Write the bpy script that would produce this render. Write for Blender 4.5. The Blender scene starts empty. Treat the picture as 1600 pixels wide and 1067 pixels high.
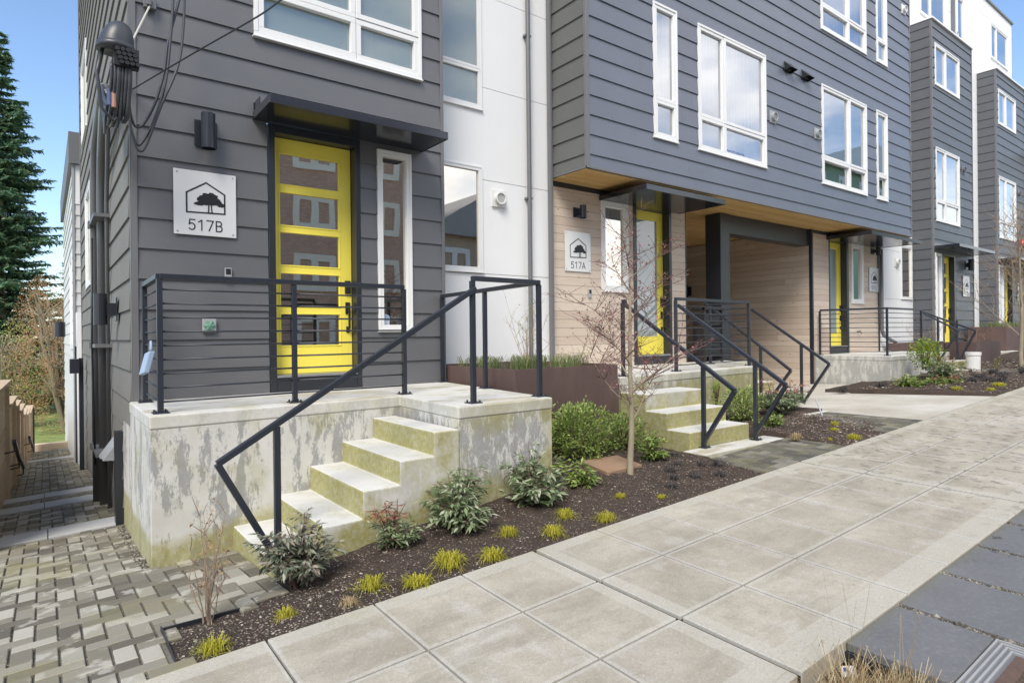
import bpy, math, random
from mathutils import Vector, Matrix, noise
R=math.radians
rnd=random.Random(7)
sc=bpy.context.scene
col=sc.collection
# ---------------------------------------------------------------- terrain
def lerp(a,b,t):
    t=min(1.,max(0.,t)); return a+(b-a)*t
def S0(X): return -1.32+.0385*(min(60,max(-12,X))-5.35)
def G(X,Y):
    t=Y-3.17
    if t<=0: return S0(X)+.022*max(t,-12)
    if X<1.2: k=-.085
    elif X<3: k=lerp(-.085,.012,(X-1.2)/1.8)
    elif X<8: k=.012
    elif X<16: k=lerp(.012,-.05,(X-8)/3)
    else: k=lerp(-.05,0,(X-16)/3)
    return S0(X)+k*min(t,18.5)
# ---------------------------------------------------------------- materials
MATS={}
class NT:
    def __init__(s,name):
        m=bpy.data.materials.new(name); m.use_nodes=True
        s.m=m; s.n=m.node_tree.nodes; s.l=m.node_tree.links
        s.b=s.n['Principled BSDF']; s.out=s.n['Material Output']; MATS[name]=m
    def node(s,t,**k):
        x=s.n.new(t)
        for a,b in k.items(): setattr(x,a,b)
        return x
    def pos(s,scale=(1,1,1)):
        g=s.node('ShaderNodeNewGeometry'); mp=s.node('ShaderNodeMapping'); mp.inputs['Scale'].default_value=scale
        s.l.new(g.outputs['Position'],mp.inputs['Vector']); return mp.outputs[0]
    def noise(s,sc_,vec=None,detail=6,rough=.6,scale3=(1,1,1),lo=None,hi=None):
        v=vec if vec is not None else s.pos(scale3)
        t=s.node('ShaderNodeTexNoise'); t.inputs['Scale'].default_value=sc_; t.inputs['Detail'].default_value=detail; t.inputs['Roughness'].default_value=rough
        s.l.new(v,t.inputs['Vector'])
        o=t.outputs['Fac']
        if lo is not None: o=s.rng(o,lo,hi)
        return o
    def rng(s,o,lo,hi,a=0.,b=1.,smooth=False):
        r=s.node('ShaderNodeMapRange'); r.inputs['From Min'].default_value=lo; r.inputs['From Max'].default_value=hi
        r.inputs['To Min'].default_value=a; r.inputs['To Max'].default_value=b
        if smooth: r.interpolation_type='SMOOTHSTEP'
        s.l.new(o,r.inputs['Value']); return r.outputs['Result']
    def math(s,op,a,b=None,c=None):
        x=s.node('ShaderNodeMath',operation=op)
        for i,v in enumerate((a,b,c)):
            if v is None: continue
            if isinstance(v,(int,float)): x.inputs[i].default_value=v
            else: s.l.new(v,x.inputs[i])
        return x.outputs[0]
    def mix(s,f,a,b,blend='MIX'):
        x=s.node('ShaderNodeMix',data_type='RGBA',blend_type=blend)
        for i,v in ((0,f),(6,a),(7,b)):
            if isinstance(v,(int,float)): x.inputs[i].default_value=v
            elif isinstance(v,(tuple,list)): x.inputs[i].default_value=(*v[:3],1)
            else: s.l.new(v,x.inputs[i])
        return x.outputs[2]
    def island(s):
        return s.node('ShaderNodeNewGeometry').outputs['Random Per Island']
    def ramp(s,o,stops):
        r=s.node('ShaderNodeValToRGB'); e=r.color_ramp.elements
        while len(e)<len(stops): e.new(.5)
        for i,(p,c) in enumerate(stops): e[i].position=p; e[i].color=(*c,1)
        s.l.new(o,r.inputs[0]); return r.outputs[0]
    def bump(s,o,st=.3,dist=.01,prev=None):
        b=s.node('ShaderNodeBump'); b.inputs['Strength'].default_value=st; b.inputs['Distance'].default_value=dist
        s.l.new(o,b.inputs['Height'])
        if prev is not None: s.l.new(prev,b.inputs['Normal'])
        s.l.new(b.outputs[0],s.b.inputs['Normal']); return b.outputs[0]
    def fin(s,color=None,rough=.6,spec=.5,metal=0.):
        if color is not None:
            if isinstance(color,(tuple,list)): s.b.inputs['Base Color'].default_value=(*color[:3],1)
            else: s.l.new(color,s.b.inputs['Base Color'])
        if isinstance(rough,(int,float)): s.b.inputs['Roughness'].default_value=rough
        else: s.l.new(rough,s.b.inputs['Roughness'])
        s.b.inputs['Specular IOR Level'].default_value=spec; s.b.inputs['Metallic'].default_value=metal
        return s.m
def sep(t,o):
    x=t.node('ShaderNodeSeparateXYZ'); t.l.new(o,x.inputs[0]); return x.outputs

def m_siding(name,base,tint=.12,rough=.42,spec=.5):
    t=NT(name); i=t.island(); n=t.noise(1.3,detail=5); n2=t.noise(6,scale3=(.5,.5,6),detail=8,rough=.7)
    c=t.mix(n,tuple(v*.82 for v in base),tuple(v*1.18 for v in base))
    c=t.mix(t.rng(i,0,1,0,.35),c,tuple(v*(1-tint) for v in base))
    c=t.mix(t.rng(n2,.55,.8,0,.25),c,tuple(v*1.35 for v in base))
    t.bump(t.noise(55,scale3=(.3,.3,2.2),detail=4),.18,.003)
    return t.fin(c,t.rng(n2,.3,.8,rough-.06,rough+.14),spec)
m_siding('skytint_siding',(.122,.137,.176),rough=.34,spec=.65)  # centre front: blue of the reflected sky put into the siding colour
m_siding('charcoal_siding',(.098,.103,.115),rough=.4,spec=.5)
m_siding('sidelit_siding',(.215,.208,.19),rough=.75,spec=.15)  # alley side wall: brighter light on that face put into the colour
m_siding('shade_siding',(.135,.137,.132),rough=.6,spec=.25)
m_siding('grey_siding',(.128,.129,.136),rough=.36,spec=.6)
m_siding('white_siding',(.66,.66,.64),.05,.5,.3)
def m_panel():
    t=NT('white_panel'); n=t.noise(1.1,detail=6); n2=t.noise(9,scale3=(3,3,.35),detail=6)
    c=t.mix(n,(.76,.76,.755),(.84,.84,.83)); c=t.mix(t.rng(n2,.56,.78,0,.18),c,(.6,.6,.58))
    t.bump(t.noise(120,detail=3),.12,.002)
    return t.fin(c,.55,.35)
m_panel()
def simple(name,c,rough=.5,spec=.5,metal=0,var=.12,bscale=60,bst=.1):
    t=NT(name); n=t.noise(4,detail=6)
    cc=t.mix(n,tuple(v*(1-var) for v in c),tuple(min(1,v*(1+var)) for v in c))
    if bst: t.bump(t.noise(bscale,detail=4),bst,.002)
    return t.fin(cc,rough,spec,metal)
simple('trim_grey',(.15,.15,.155),.45)
simple('dark_metal',(.022,.025,.033),.34,.6)
simple('rail_metal',(.023,.027,.038),.38,.55,var=.25,bst=.15)
simple('canopy_metal',(.018,.02,.028),.17,.9,var=.2,bst=.04)
simple('door_yellow',(.90,.76,.11),.38,.4,var=.05,bst=.04)
simple('vinyl_white',(.78,.78,.765),.35,.45,var=.04,bst=.03)
simple('pipe_grey',(.15,.152,.16),.35,.5)
simple('black_rubber',(.018,.018,.021),.45,.5)
simple('cable_grey',(.05,.052,.06),.4,.5)
simple('rope_white',(.55,.53,.48),.8,.2)
simple('sign_white',(.70,.70,.70),.3,.5,var=.03,bst=.02)
simple('letter_dark',(.02,.02,.024),.45,.4,bst=0)
simple('galv',(.42,.43,.45),.35,.6,.7)
simple('galv_matte',(.33,.33,.33),.5,.4)
simple('plastic_grey',(.35,.36,.37),.4,.5)
simple('plastic_white',(.72,.72,.70),.4,.4)
simple('green_decal',(.13,.27,.19),.5,.4,var=.4)
simple('pale_blue',(.30,.39,.52),.4,.5,var=.08)
simple('red_paint',(.55,.02,.03),.25,.6)
simple('bronze',(.10,.075,.05),.4,.5)
simple('room_pale',(.55,.62,.57),.9,.1,var=.05,bst=0)
simple('room_dark',(.42,.40,.36),.9,.1,bst=0)
simple('roof_membrane',(.34,.34,.33),.8,.2)
simple('orange_band',(.42,.22,.16),.5,.4)
simple('frame_cream',(.92,.84,.70),.5,.3)
simple('blue_letter',(.16,.22,.42),.5,.3)
simple('blue_band',(.08,.11,.22),.5,.4)
simple('cream_paint',(.62,.50,.33),.6,.3)
simple('house_green',(.30,.42,.30),.7,.3)
simple('tile_red',(.46,.36,.27),.7,.3)
def m_curtain(name,c):
    t=NT(name); w=t.noise(7,scale3=(2.2,2.2,.03),detail=2)
    return t.fin(t.mix(w,tuple(v*.72 for v in c),c),.9,.1)
m_curtain('curtain_white',(.78,.76,.86)); m_curtain('blind_teal',(.16,.42,.36)); m_curtain('curtain_grey',(.52,.54,.52))
def m_glass(name,tint=(1,1,1),refl=.22,opac=.0,oc=(.5,.55,.55)):
    t=NT(name); n=t.n; l=t.l
    tr=t.node('ShaderNodeBsdfTransparent'); tr.inputs[0].default_value=(*tint,1)
    gl=t.node('ShaderNodeBsdfGlossy'); gl.inputs['Roughness'].default_value=.012; gl.inputs['Color'].default_value=((1,.95,.87,1) if name=='glass_clear' else (.95,.97,1,1))
    bn=t.node('ShaderNodeBump'); bn.inputs['Strength'].default_value=.02; bn.inputs['Distance'].default_value=.05
    l.new(t.noise(1.6,detail=1),bn.inputs['Height']); l.new(bn.outputs[0],gl.inputs['Normal'])
    fr=t.node('ShaderNodeFresnel'); fr.inputs['IOR'].default_value=1.55
    f=t.math('ADD',t.math('MULTIPLY',fr.outputs[0],1.3),refl); f=t.math('MINIMUM',f,1.)
    m1=t.node('ShaderNodeMixShader')
    if opac>0:
        d=t.node('ShaderNodeBsdfDiffuse'); d.inputs[0].default_value=(*oc,1)
        m0=t.node('ShaderNodeMixShader'); m0.inputs[0].default_value=opac
        l.new(tr.outputs[0],m0.inputs[1]); l.new(d.outputs[0],m0.inputs[2]); base=m0.outputs[0]
    else: base=tr.outputs[0]
    l.new(f,m1.inputs[0]); l.new(base,m1.inputs[1]); l.new(gl.outputs[0],m1.inputs[2]); l.new(m1.outputs[0],t.out.inputs[0])
m_glass('glass_clear',(.85,.95,.9),.52)
m_glass('glass_pale',(.78,.93,.86),.10,.42,(.42,.50,.46))
m_glass('glass_frost',(.8,.9,.88),.05,.85,(.36,.42,.43))
m_glass('glass_sky',(.8,.85,.95),.34)
def m_wood(name,c1,c2,knot=(.12,.06,.03),stretch=(.35,.35,6),kn=.5):
    t=NT(name); i=t.island()
    c=t.ramp(i,[(0,c1),(.5,tuple((a+b)/2 for a,b in zip(c1,c2))),(1,c2)])
    g=t.noise(9,scale3=stretch,detail=8,rough=.65)
    c=t.mix(t.rng(g,.35,.75,0,.4),c,tuple(v*.62 for v in c1))
    v=t.node('ShaderNodeTexVoronoi'); v.inputs['Scale'].default_value=4.6; t.l.new(t.pos((1,1,1.6)),v.inputs['Vector'])
    k=t.rng(v.outputs['Distance'],.07,.12,1,0); c=t.mix(t.math('MULTIPLY',k,kn),c,knot)
    t.bump(g,.3,.003)
    return t.fin(c,.7,.25)
m_wood('wood_pink',(.56,.455,.365),(.68,.58,.48))
m_wood('wood_gold',(.54,.33,.12),(.68,.46,.20),(.2,.09,.03),(6,.35,6) ,.4)
m_wood('fence_wood',(.54,.40,.26),(.74,.60,.43),(.2,.1,.05),(.35,.35,6),.4)
def m_concrete():
    # old cast concrete: pale, grey weathered blotches with pale cracks, yellow-green moss in blotches, more of it low down
    for name,moss,grey in (('concrete_plinth',.85,1.),('concrete_steps',1.0,.25),('concrete_deck',.5,.3),('concrete_grey',.06,.7)):
        t=NT(name); P=t.pos(); g=t.node('ShaderNodeNewGeometry'); s=sep(t,g.outputs['Position']); nz=sep(t,g.outputs['Normal'])[2]
        vert=t.rng(t.math('ABSOLUTE',nz),.5,.8,1,0)
        c=t.mix(t.noise(3.2,detail=8,rough=.7),(.46,.45,.42),(.72,.705,.66))
        st=t.noise(2.3,scale3=(1.9,1.9,.75),detail=10,rough=.72)
        st2=t.noise(6,scale3=(1.8,1.8,.55),detail=10,rough=.8)
        gx0=t.rng(s[0],2.4,2.7,0,.03); gm=t.rng(t.math('ADD',t.math('ADD',t.math('MULTIPLY',st,.42),t.math('MULTIPLY',st2,.58)),gx0),.505,.53,0,1)
        gm=t.math('MULTIPLY',t.math('MULTIPLY',gm,vert),grey*.85)
        c=t.mix(gm,c,t.mix(t.noise(14,detail=6),(.19,.19,.19),(.38,.38,.375)))
        v=t.node('ShaderNodeTexVoronoi',feature='DISTANCE_TO_EDGE'); v.inputs['Scale'].default_value=9
        wv=t.node('ShaderNodeVectorMath',operation='ADD'); nn=t.node('ShaderNodeTexNoise'); nn.inputs['Scale'].default_value=9; t.l.new(P,nn.inputs['Vector'])
        t.l.new(P,wv.inputs[0]); sc2=t.node('ShaderNodeVectorMath',operation='SCALE'); sc2.inputs['Scale'].default_value=.34; t.l.new(nn.outputs['Color'],sc2.inputs[0]); t.l.new(sc2.outputs[0],wv.inputs[1]); t.l.new(wv.outputs[0],v.inputs['Vector'])
        cr=t.math('MULTIPLY',t.rng(v.outputs['Distance'],.0,.03,1,0),t.math('MULTIPLY',gm,t.rng(t.noise(5,detail=4),.42,.58,.15,1)))
        cr=t.math('MULTIPLY',cr,t.rng(s[0],2.3,2.8,.1,.9))
        c=t.mix(cr,c,(.6,.59,.53))
        # moss
        mn=t.noise(2.1,scale3=(1,1,.8),detail=8,rough=.7); mn2=t.noise(16,detail=6,rough=.7)
        gl=t.math('ADD',t.math('MULTIPLY',t.math('SUBTRACT',s[0],.6),.10),-1.62)
        lowh=t.rng(s[0],1.0,2.4,.15,.34); low=t.math('MULTIPLY',t.rng(t.math('DIVIDE',t.math('SUBTRACT',s[2],gl),lowh),-.05,1.,1,0),.52)
        top=t.rng(s[2],-.85,-.60,0,.17)
        top=t.math('MULTIPLY',top,t.rng(s[0],1.4,2.8,.2,1))
        rgt=t.math('MULTIPLY',t.rng(s[0],3.45,3.62,0,.2),t.rng(s[0],3.9,4.2,1,0))
        mm=t.math('ADD',t.math('ADD',t.math('ADD',mn,low),top),rgt)
        if name=='concrete_steps':
            mm=t.math('ADD',mm,t.rng(t.math('ABSOLUTE',t.math('ADD',sep(t,g.outputs['Normal'])[0],0.)),.4,.8,.06,.44))
        mf=t.math('MULTIPLY',t.rng(mm,.50,.74,0,1),vert)
        mf=t.math('MULTIPLY',mf,t.rng(t.noise(26,detail=8,rough=.8),.30,.58,.45,1.))
        mf=t.math('MULTIPLY',mf,min(1,moss*.95))
        if name in ('concrete_steps','concrete_deck'):
            mf=t.math('MAXIMUM',mf,t.math('MULTIPLY',t.rng(mn,.50,.70,0,.5),t.rng(vert,0,1,1,0)))
        if name=='concrete_deck':
            c=t.mix(t.math('MULTIPLY',t.rng(t.noise(2.6,detail=7,scale3=(.6,1.6,1)),.54,.62,0,.55),t.rng(vert,0,1,1,0)),c,(.33,.26,.13))
        c=t.mix(mf,c,t.mix(mn2,(.19,.17,.035),(.42,.385,.12)))
        sp=t.noise(170,detail=2); c=t.mix(t.rng(sp,.62,.75,0,.25),c,(.2,.19,.17))
        t.bump(t.noise(45,detail=8,rough=.7),.35,.004)
        t.fin(c,.85,.2)
m_concrete()
def m_walk():
    t=NT('sidewalk_concrete'); g=t.node('ShaderNodeNewGeometry'); s=sep(t,g.outputs['Position'])
    n=t.noise(2.2,detail=8,rough=.65); n3=t.noise(.9,detail=4)
    c=t.mix(t.rng(n,.3,.7,0,1),(.30,.265,.205),(.54,.495,.41))
    c=t.mix(t.rng(n3,.45,.7,0,.4),c,(.34,.30,.24)); c=t.mix(t.rng(t.noise(11,detail=8,rough=.75),.52,.66,0,.35),c,(.24,.21,.17)); c=t.mix(t.rng(t.noise(3.1,detail=7,scale3=(1.3,1,1)),.56,.66,0,.5),c,(.56,.54,.49))
    i=t.island(); c=t.mix(t.rng(i,0,1,0,.34),c,(.30,.27,.22)); c=t.mix(t.rng(t.noise(1.7,detail=9,rough=.7,scale3=(.6,2.2,1)),.50,.62,0,.5),c,(.27,.24,.19))
    # trowelled margins
    def band(o,c0,w): return t.rng(t.math('ABSOLUTE',t.math('SUBTRACT',o,c0)),w,w+.008,1,0)
    bx=t.math('SUBTRACT',t.math('ABSOLUTE',t.math('SUBTRACT',t.math('FLOORED_MODULO',t.math('SUBTRACT',s[0],2.57),3.42),1.71)),1.71)
    bx=t.rng(t.math('ABSOLUTE',bx),.105,.113,1,0)
    b=t.math('MAXIMUM',t.math('MAXIMUM',band(s[1],3.13,.075),band(s[1],1.45,.09)),bx)
    gx=t.math('SUBTRACT',t.math('ABSOLUTE',t.math('SUBTRACT',t.math('FLOORED_MODULO',t.math('SUBTRACT',s[0],2.57),.57),.285)),.285)
    gb=t.math('MAXIMUM',t.rng(t.math('ABSOLUTE',gx),.022,.026,1,0),t.math('MAXIMUM',band(s[1],2.0,.024),band(s[1],2.57,.024)))
    c=t.mix(t.math('MULTIPLY',b,.75),c,t.mix(n,(.42,.392,.33),(.52,.49,.42)))
    c=t.mix(t.math('MULTIPLY',gb,.35),c,(.55,.54,.51))
    sp=t.noise(210,detail=3,rough=.8); c=t.mix(t.rng(sp,.54,.66,0,.6),c,(.16,.135,.10)); c=t.mix(t.rng(t.noise(160,detail=2),.6,.75,0,.3),c,(.62,.6,.56))
    v=t.noise(12,scale3=(1.,.8,1),detail=3,rough=.5); w=t.math('MULTIPLY',t.rng(v,.60,.615,0,.6),t.rng(s[0],4.6,6.5,0,1))
    c=t.mix(w,c,(.15,.14,.12))
    ms=t.math('MULTIPLY',t.rng(s[1],2.85,3.17,0,.5),t.rng(t.noise(4,detail=6),.5,.7,0,1)); c=t.mix(ms,c,(.33,.30,.16))
    c=t.mix(t.rng(t.noise(75,detail=6,rough=.85),.50,.64,0,.42),c,(.22,.195,.155)); c=t.mix(t.rng(t.noise(60,detail=5,rough=.8),.54,.68,0,.3),c,(.68,.65,.58))
    t.bump(t.noise(190,detail=4,rough=.8),.35,.003)
    t.fin(c,.8,.25)
m_walk()
def m_drive():
    t=NT('driveway_concrete'); n=t.noise(.9,detail=8,rough=.65); c=t.mix(t.rng(n,.35,.65),(.42,.385,.32),(.60,.575,.52)); c=t.mix(t.rng(t.noise(75,detail=6,rough=.85),.5,.64,0,.35),c,(.25,.22,.17)); t.bump(t.noise(150,detail=4),.3,.003); t.fin(c,.8,.25)
m_drive()
def m_slate():
    t=NT('slate_slab'); n=t.noise(3,detail=8,rough=.6); i=t.island(); c=t.mix(n,(.11,.11,.115),(.19,.19,.195)); c=t.mix(t.rng(t.noise(40,detail=7,rough=.8),.5,.68,0,.3),c,(.32,.32,.32))
    g=t.node('ShaderNodeNewGeometry'); s=sep(t,g.outputs['Position']); w=t.math('MULTIPLY',t.rng(t.noise(11,detail=3),.64,.655,0,.75),t.rng(s[0],4.2,5.0,0,1)); c=t.mix(w,c,(.035,.04,.055))
    c=t.mix(t.rng(s[1],1.30,1.38,0,.4),c,(.16,.15,.07)); t.bump(t.noise(60,detail=6,rough=.7),.4,.003); t.fin(c,.7,.12)
m_slate()
def m_paver_dark():
    t=NT('paver_dark'); i=t.island(); n=t.noise(5,detail=7,rough=.6); c=t.ramp(i,[(0,(.085,.08,.068)),(.6,(.15,.14,.115)),(1,(.24,.225,.19))]); c=t.mix(t.rng(n,.5,.62,0,.45),c,(.20,.185,.09)); t.bump(t.noise(60,detail=6),.5,.004); t.fin(c,.8,.25)
m_paver_dark()
def m_paver():
    t=NT('paver_stone'); i=t.island(); n=t.noise(5,detail=7,rough=.6); n2=t.noise(60,detail=5,rough=.7)
    c=t.ramp(i,[(0,(.115,.103,.08)),(.35,(.185,.168,.13)),(.75,(.265,.243,.195)),(1,(.42,.395,.33))])
    c=t.mix(t.rng(n,.565,.61,0,.55),c,(.50,.475,.40))
    c=t.mix(t.rng(t.noise(1.4,detail=5),.48,.66,0,.6),c,(.24,.215,.10))
    c=t.mix(t.rng(n2,.55,.75,0,.4),c,(.13,.125,.11))
    t.bump(n2,.5,.004); t.fin(c,.8,.25)
m_paver()
simple('paver_step',(.46,.46,.45),.75,.25,var=.12,bscale=90,bst=.4)
def m_soil():
    t=NT('soil_mulch'); n=t.noise(38,detail=8,rough=.8); n2=t.noise(110,detail=6,rough=.8); n3=t.noise(2.2,detail=5)
    c=t.mix(n,(.034,.025,.02),(.13,.10,.083)); c=t.mix(t.rng(n2,.58,.70,0,.75),c,(.32,.25,.20)); c=t.mix(t.rng(n3,.5,.7,0,.4),c,(.02,.014,.012))
    t.bump(n,.9,.02,t.bump(n2,.8,.008)); t.fin(c,.92,.15)
m_soil()
def m_isl(name,stops,rough=.8,spec=.2,sub=False):
    t=NT(name); i=t.island(); c=t.ramp(i,stops); t.fin(c,rough,spec)
    if sub:
        tl=t.node('ShaderNodeBsdfTranslucent'); t.l.new(c,tl.inputs[0]); m=t.node('ShaderNodeMixShader'); m.inputs[0].default_value=.3
        t.l.new(t.b.outputs[0],m.inputs[1]); t.l.new(tl.outputs[0],m.inputs[2]); t.l.new(m.outputs[0],t.out.inputs[0])
    return t.m
m_isl('bark_chip',[(0,(.04,.028,.021)),(.5,(.11,.08,.063)),(.85,(.23,.18,.145)),(1,(.50,.44,.37))])
m_isl('gravel',[(0,(.05,.045,.035)),(.5,(.14,.125,.10)),(1,(.38,.35,.29))])
m_isl('leaf_nandina',[(0,(.10,.15,.06)),(.4,(.22,.29,.14)),(.75,(.36,.42,.25)),(1,(.56,.57,.42))],.45,.45,True)
m_isl('leaf_grey',[(0,(.10,.13,.08)),(.4,(.23,.26,.18)),(.75,(.40,.38,.30)),(1,(.56,.45,.36))],.5,.4,True)
m_isl('leaf_red',[(0,(.16,.055,.035)),(.5,(.36,.13,.09)),(1,(.50,.27,.19))],.5,.4,True)
m_isl('leaf_green',[(0,(.12,.19,.04)),(.5,(.27,.37,.09)),(1,(.50,.58,.20))],.45,.4,True)
m_isl('leaf_bright',[(0,(.14,.25,.02)),(1,(.38,.47,.06))],.5,.35,True)
m_isl('blade_yellow',[(0,(.20,.21,.02)),(.5,(.50,.46,.035)),(1,(.68,.60,.10))],.5,.3,True)
m_isl('blade_green',[(0,(.09,.14,.04)),(.6,(.18,.24,.08)),(1,(.42,.38,.22))],.6,.3,True)
m_isl('blade_dry',[(0,(.28,.19,.09)),(.5,(.50,.38,.21)),(1,(.70,.60,.40))],.7,.2,True)
m_isl('blade_black',[(0,(.02,.018,.018)),(.6,(.07,.065,.065)),(1,(.24,.21,.19))],.6,.3)
m_isl('needle',[(0,(.06,.13,.09)),(.5,(.13,.25,.16)),(.88,(.25,.38,.20)),(1,(.42,.36,.18))],.7,.2,True)
m_isl('leaf_brown',[(0,(.32,.17,.08)),(.5,(.52,.31,.15)),(1,(.66,.45,.25))],.7,.2,True)
m_isl('bud_red',[(0,(.18,.05,.05)),(1,(.42,.17,.16))],.6,.3)
simple('bark_grey',(.32,.275,.20),.85,.15,var=.35,bscale=80,bst=.6)
simple('twig_red',(.17,.10,.09),.75,.2,var=.3)
simple('twig_brown',(.13,.085,.07),.8,.2,var=.3)
simple('twig_pale',(.30,.23,.17),.8,.2,var=.3)
simple('hatch_tan',(.32,.21,.14),.8,.2,var=.25,bscale=90,bst=.6)
def m_corten():
    t=NT('corten'); n=t.noise(5,scale3=(1,1,.35),detail=8,rough=.7); n2=t.noise(70,detail=5)
    c=t.mix(n,(.075,.048,.045),(.165,.11,.10)); c=t.mix(t.rng(n2,.55,.8,0,.3),c,(.22,.12,.08)); t.bump(n2,.2,.002); t.fin(c,.6,.35)
m_corten()
def m_grass():
    t=NT('lawn_grass'); n=t.noise(3,detail=8,rough=.7); c=t.mix(t.rng(n,.35,.65),(.12,.16,.04),(.36,.40,.13)); t.bump(t.noise(30,detail=8),.8,.05); t.fin(c,.85,.2)
m_grass()
def m_brick():
    t=NT('red_brick'); g=t.node('ShaderNodeNewGeometry'); s=sep(t,g.outputs['Position']); cb=t.node('ShaderNodeCombineXYZ')
    t.l.new(s[0],cb.inputs[0]); t.l.new(s[2],cb.inputs[1]); b=t.node('ShaderNodeTexBrick'); t.l.new(cb.outputs[0],b.inputs[0])
    b.inputs['Color1'].default_value=(.60,.36,.25,1); b.inputs['Color2'].default_value=(.74,.48,.35,1); b.inputs['Mortar'].default_value=(.3,.27,.24,1)
    b.inputs['Scale'].default_value=1; b.inputs['Brick Width'].default_value=.24; b.inputs['Row Height'].default_value=.08; b.inputs['Mortar Size'].default_value=.008
    t.fin(b.outputs['Color'],.85,.2)
simple('open_ground',(.30,.30,.24),.9,.1,var=.2,bscale=20)
m_brick()
simple('joint_dark',(.03,.026,.014),.9,.1)
simple('asphalt',(.11,.11,.11),.85,.2,var=.25,bscale=150,bst=.6)
def m_grate():
    t=NT('rust_grate'); P=t.pos(); n=t.noise(40,detail=5); t.fin(t.mix(n,(.07,.045,.035),(.17,.11,.085)),.7,.3)
m_grate()
# ---------------------------------------------------------------- mesh builder
class MB:
    def __init__(s): s.v=[];s.f=[]
    def add(s,vs,fs):
        o=len(s.v); s.v+= [tuple(v) for v in vs]; s.f+=[tuple(i+o for i in f) for f in fs]; return s
    def box(s,x0,x1,y0,y1,z0,z1,T=None):
        vs=[(x0,y0,z0),(x1,y0,z0),(x1,y1,z0),(x0,y1,z0),(x0,y0,z1),(x1,y0,z1),(x1,y1,z1),(x0,y1,z1)]
        if T: vs=[T(*v) for v in vs]
        return s.add(vs,[(0,3,2,1),(4,5,6,7),(0,1,5,4),(1,2,6,5),(2,3,7,6),(3,0,4,7)])
    def prism(s,poly,z0,z1):
        n=len(poly); f0=(lambda p:z0(*p)) if callable(z0) else (lambda p:z0); f1=(lambda p:z1(*p)) if callable(z1) else (lambda p:z1)
        vs=[(x,y,f0((x,y))) for x,y in poly]+[(x,y,f1((x,y))) for x,y in poly]
        return s.add(vs,[tuple(range(n-1,-1,-1)),tuple(range(n,2*n))]+[(i,(i+1)%n,n+(i+1)%n,n+i) for i in range(n)])
    def tube(s,pts,r,n=8,cap=True):
        pts=[Vector(p) for p in pts]; m=len(pts); rs=r if isinstance(r,(list,tuple)) else [r]*m
        vs=[];prev=None
        for i,p in enumerate(pts):
            d=(pts[min(i+1,m-1)]-pts[max(i-1,0)]).normalized()
            if prev is None:
                a=Vector((0,0,1)) if abs(d.z)<.9 else Vector((1,0,0)); u=d.cross(a).normalized()
            else: u=(prev-d*prev.dot(d)).normalized()
            prev=u; w=d.cross(u)
            for k in range(n):
                t=2*math.pi*k/n; vs.append(p+(u*math.cos(t)+w*math.sin(t))*rs[i])
        fs=[(i*n+k,i*n+(k+1)%n,(i+1)*n+(k+1)%n,(i+1)*n+k) for i in range(m-1) for k in range(n)]
        if cap: fs+=[tuple(range(n-1,-1,-1)),tuple(range((m-1)*n,m*n))]
        return s.add(vs,fs)
    def bar(s,p,q,w,h=None,up=(0,0,1)):
        p=Vector(p);q=Vector(q);d=(q-p).normalized();h=h or w
        upv=Vector(up)
        if abs(d.dot(upv))>.95: upv=Vector((0,1,0))
        u=d.cross(upv).normalized();v=u.cross(d)
        vs=[]
        for c in (p,q):
            for a,b in ((-1,-1),(1,-1),(1,1),(-1,1)): vs.append(c+u*a*w/2+v*b*h/2)
        return s.add(vs,[(0,3,2,1),(4,5,6,7),(0,1,5,4),(1,2,6,5),(2,3,7,6),(3,0,4,7)])
    def build(s,name,mat,parent=None,smooth=False,bevel=0,seg=2,origin=None):
        me=bpy.data.meshes.new(name)
        o=Vector(origin) if origin is not None else Vector((0,0,0))
        if parent is not None: o=Vector(parent.get('_w',(0,0,0)))
        me.from_pydata([(a[0]-o.x,a[1]-o.y,a[2]-o.z) for a in s.v],[],s.f); me.update()
        me.materials.append(MATS[mat])
        if smooth: me.polygons.foreach_set('use_smooth',[True]*len(me.polygons))
        ob=bpy.data.objects.new(name,me); col.objects.link(ob)
        if parent is not None:
            ob.parent=parent; ob['_w']=tuple(o)
        else: ob.location=o; ob['_w']=tuple(o)
        if bevel:
            b=ob.modifiers.new('bevel','BEVEL'); b.width=bevel; b.segments=seg; b.limit_method='ANGLE'; b.angle_limit=R(40)
        return ob
def thing(name,loc,label,cat,group=None):
    o=bpy.data.objects.new(name,None); col.objects.link(o); o.location=loc; o['_w']=tuple(loc); o.empty_display_size=.2
    o['label']=label; o['category']=cat
    if group: o['group']=group
    return o
def tag(o,label,cat,group=None,kind=None):
    if label: o['label']=label
    if cat: o['category']=cat
    if group: o['group']=group
    if kind: o['kind']=kind
    return o
def struct(o,kind='structure'): o['kind']=kind; return o
def F(Y): return lambda u,d,z:(u,Y-d,z)           # wall facing the street
def L(X): return lambda u,d,z:(X-d,u,z)           # wall facing -X
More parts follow.
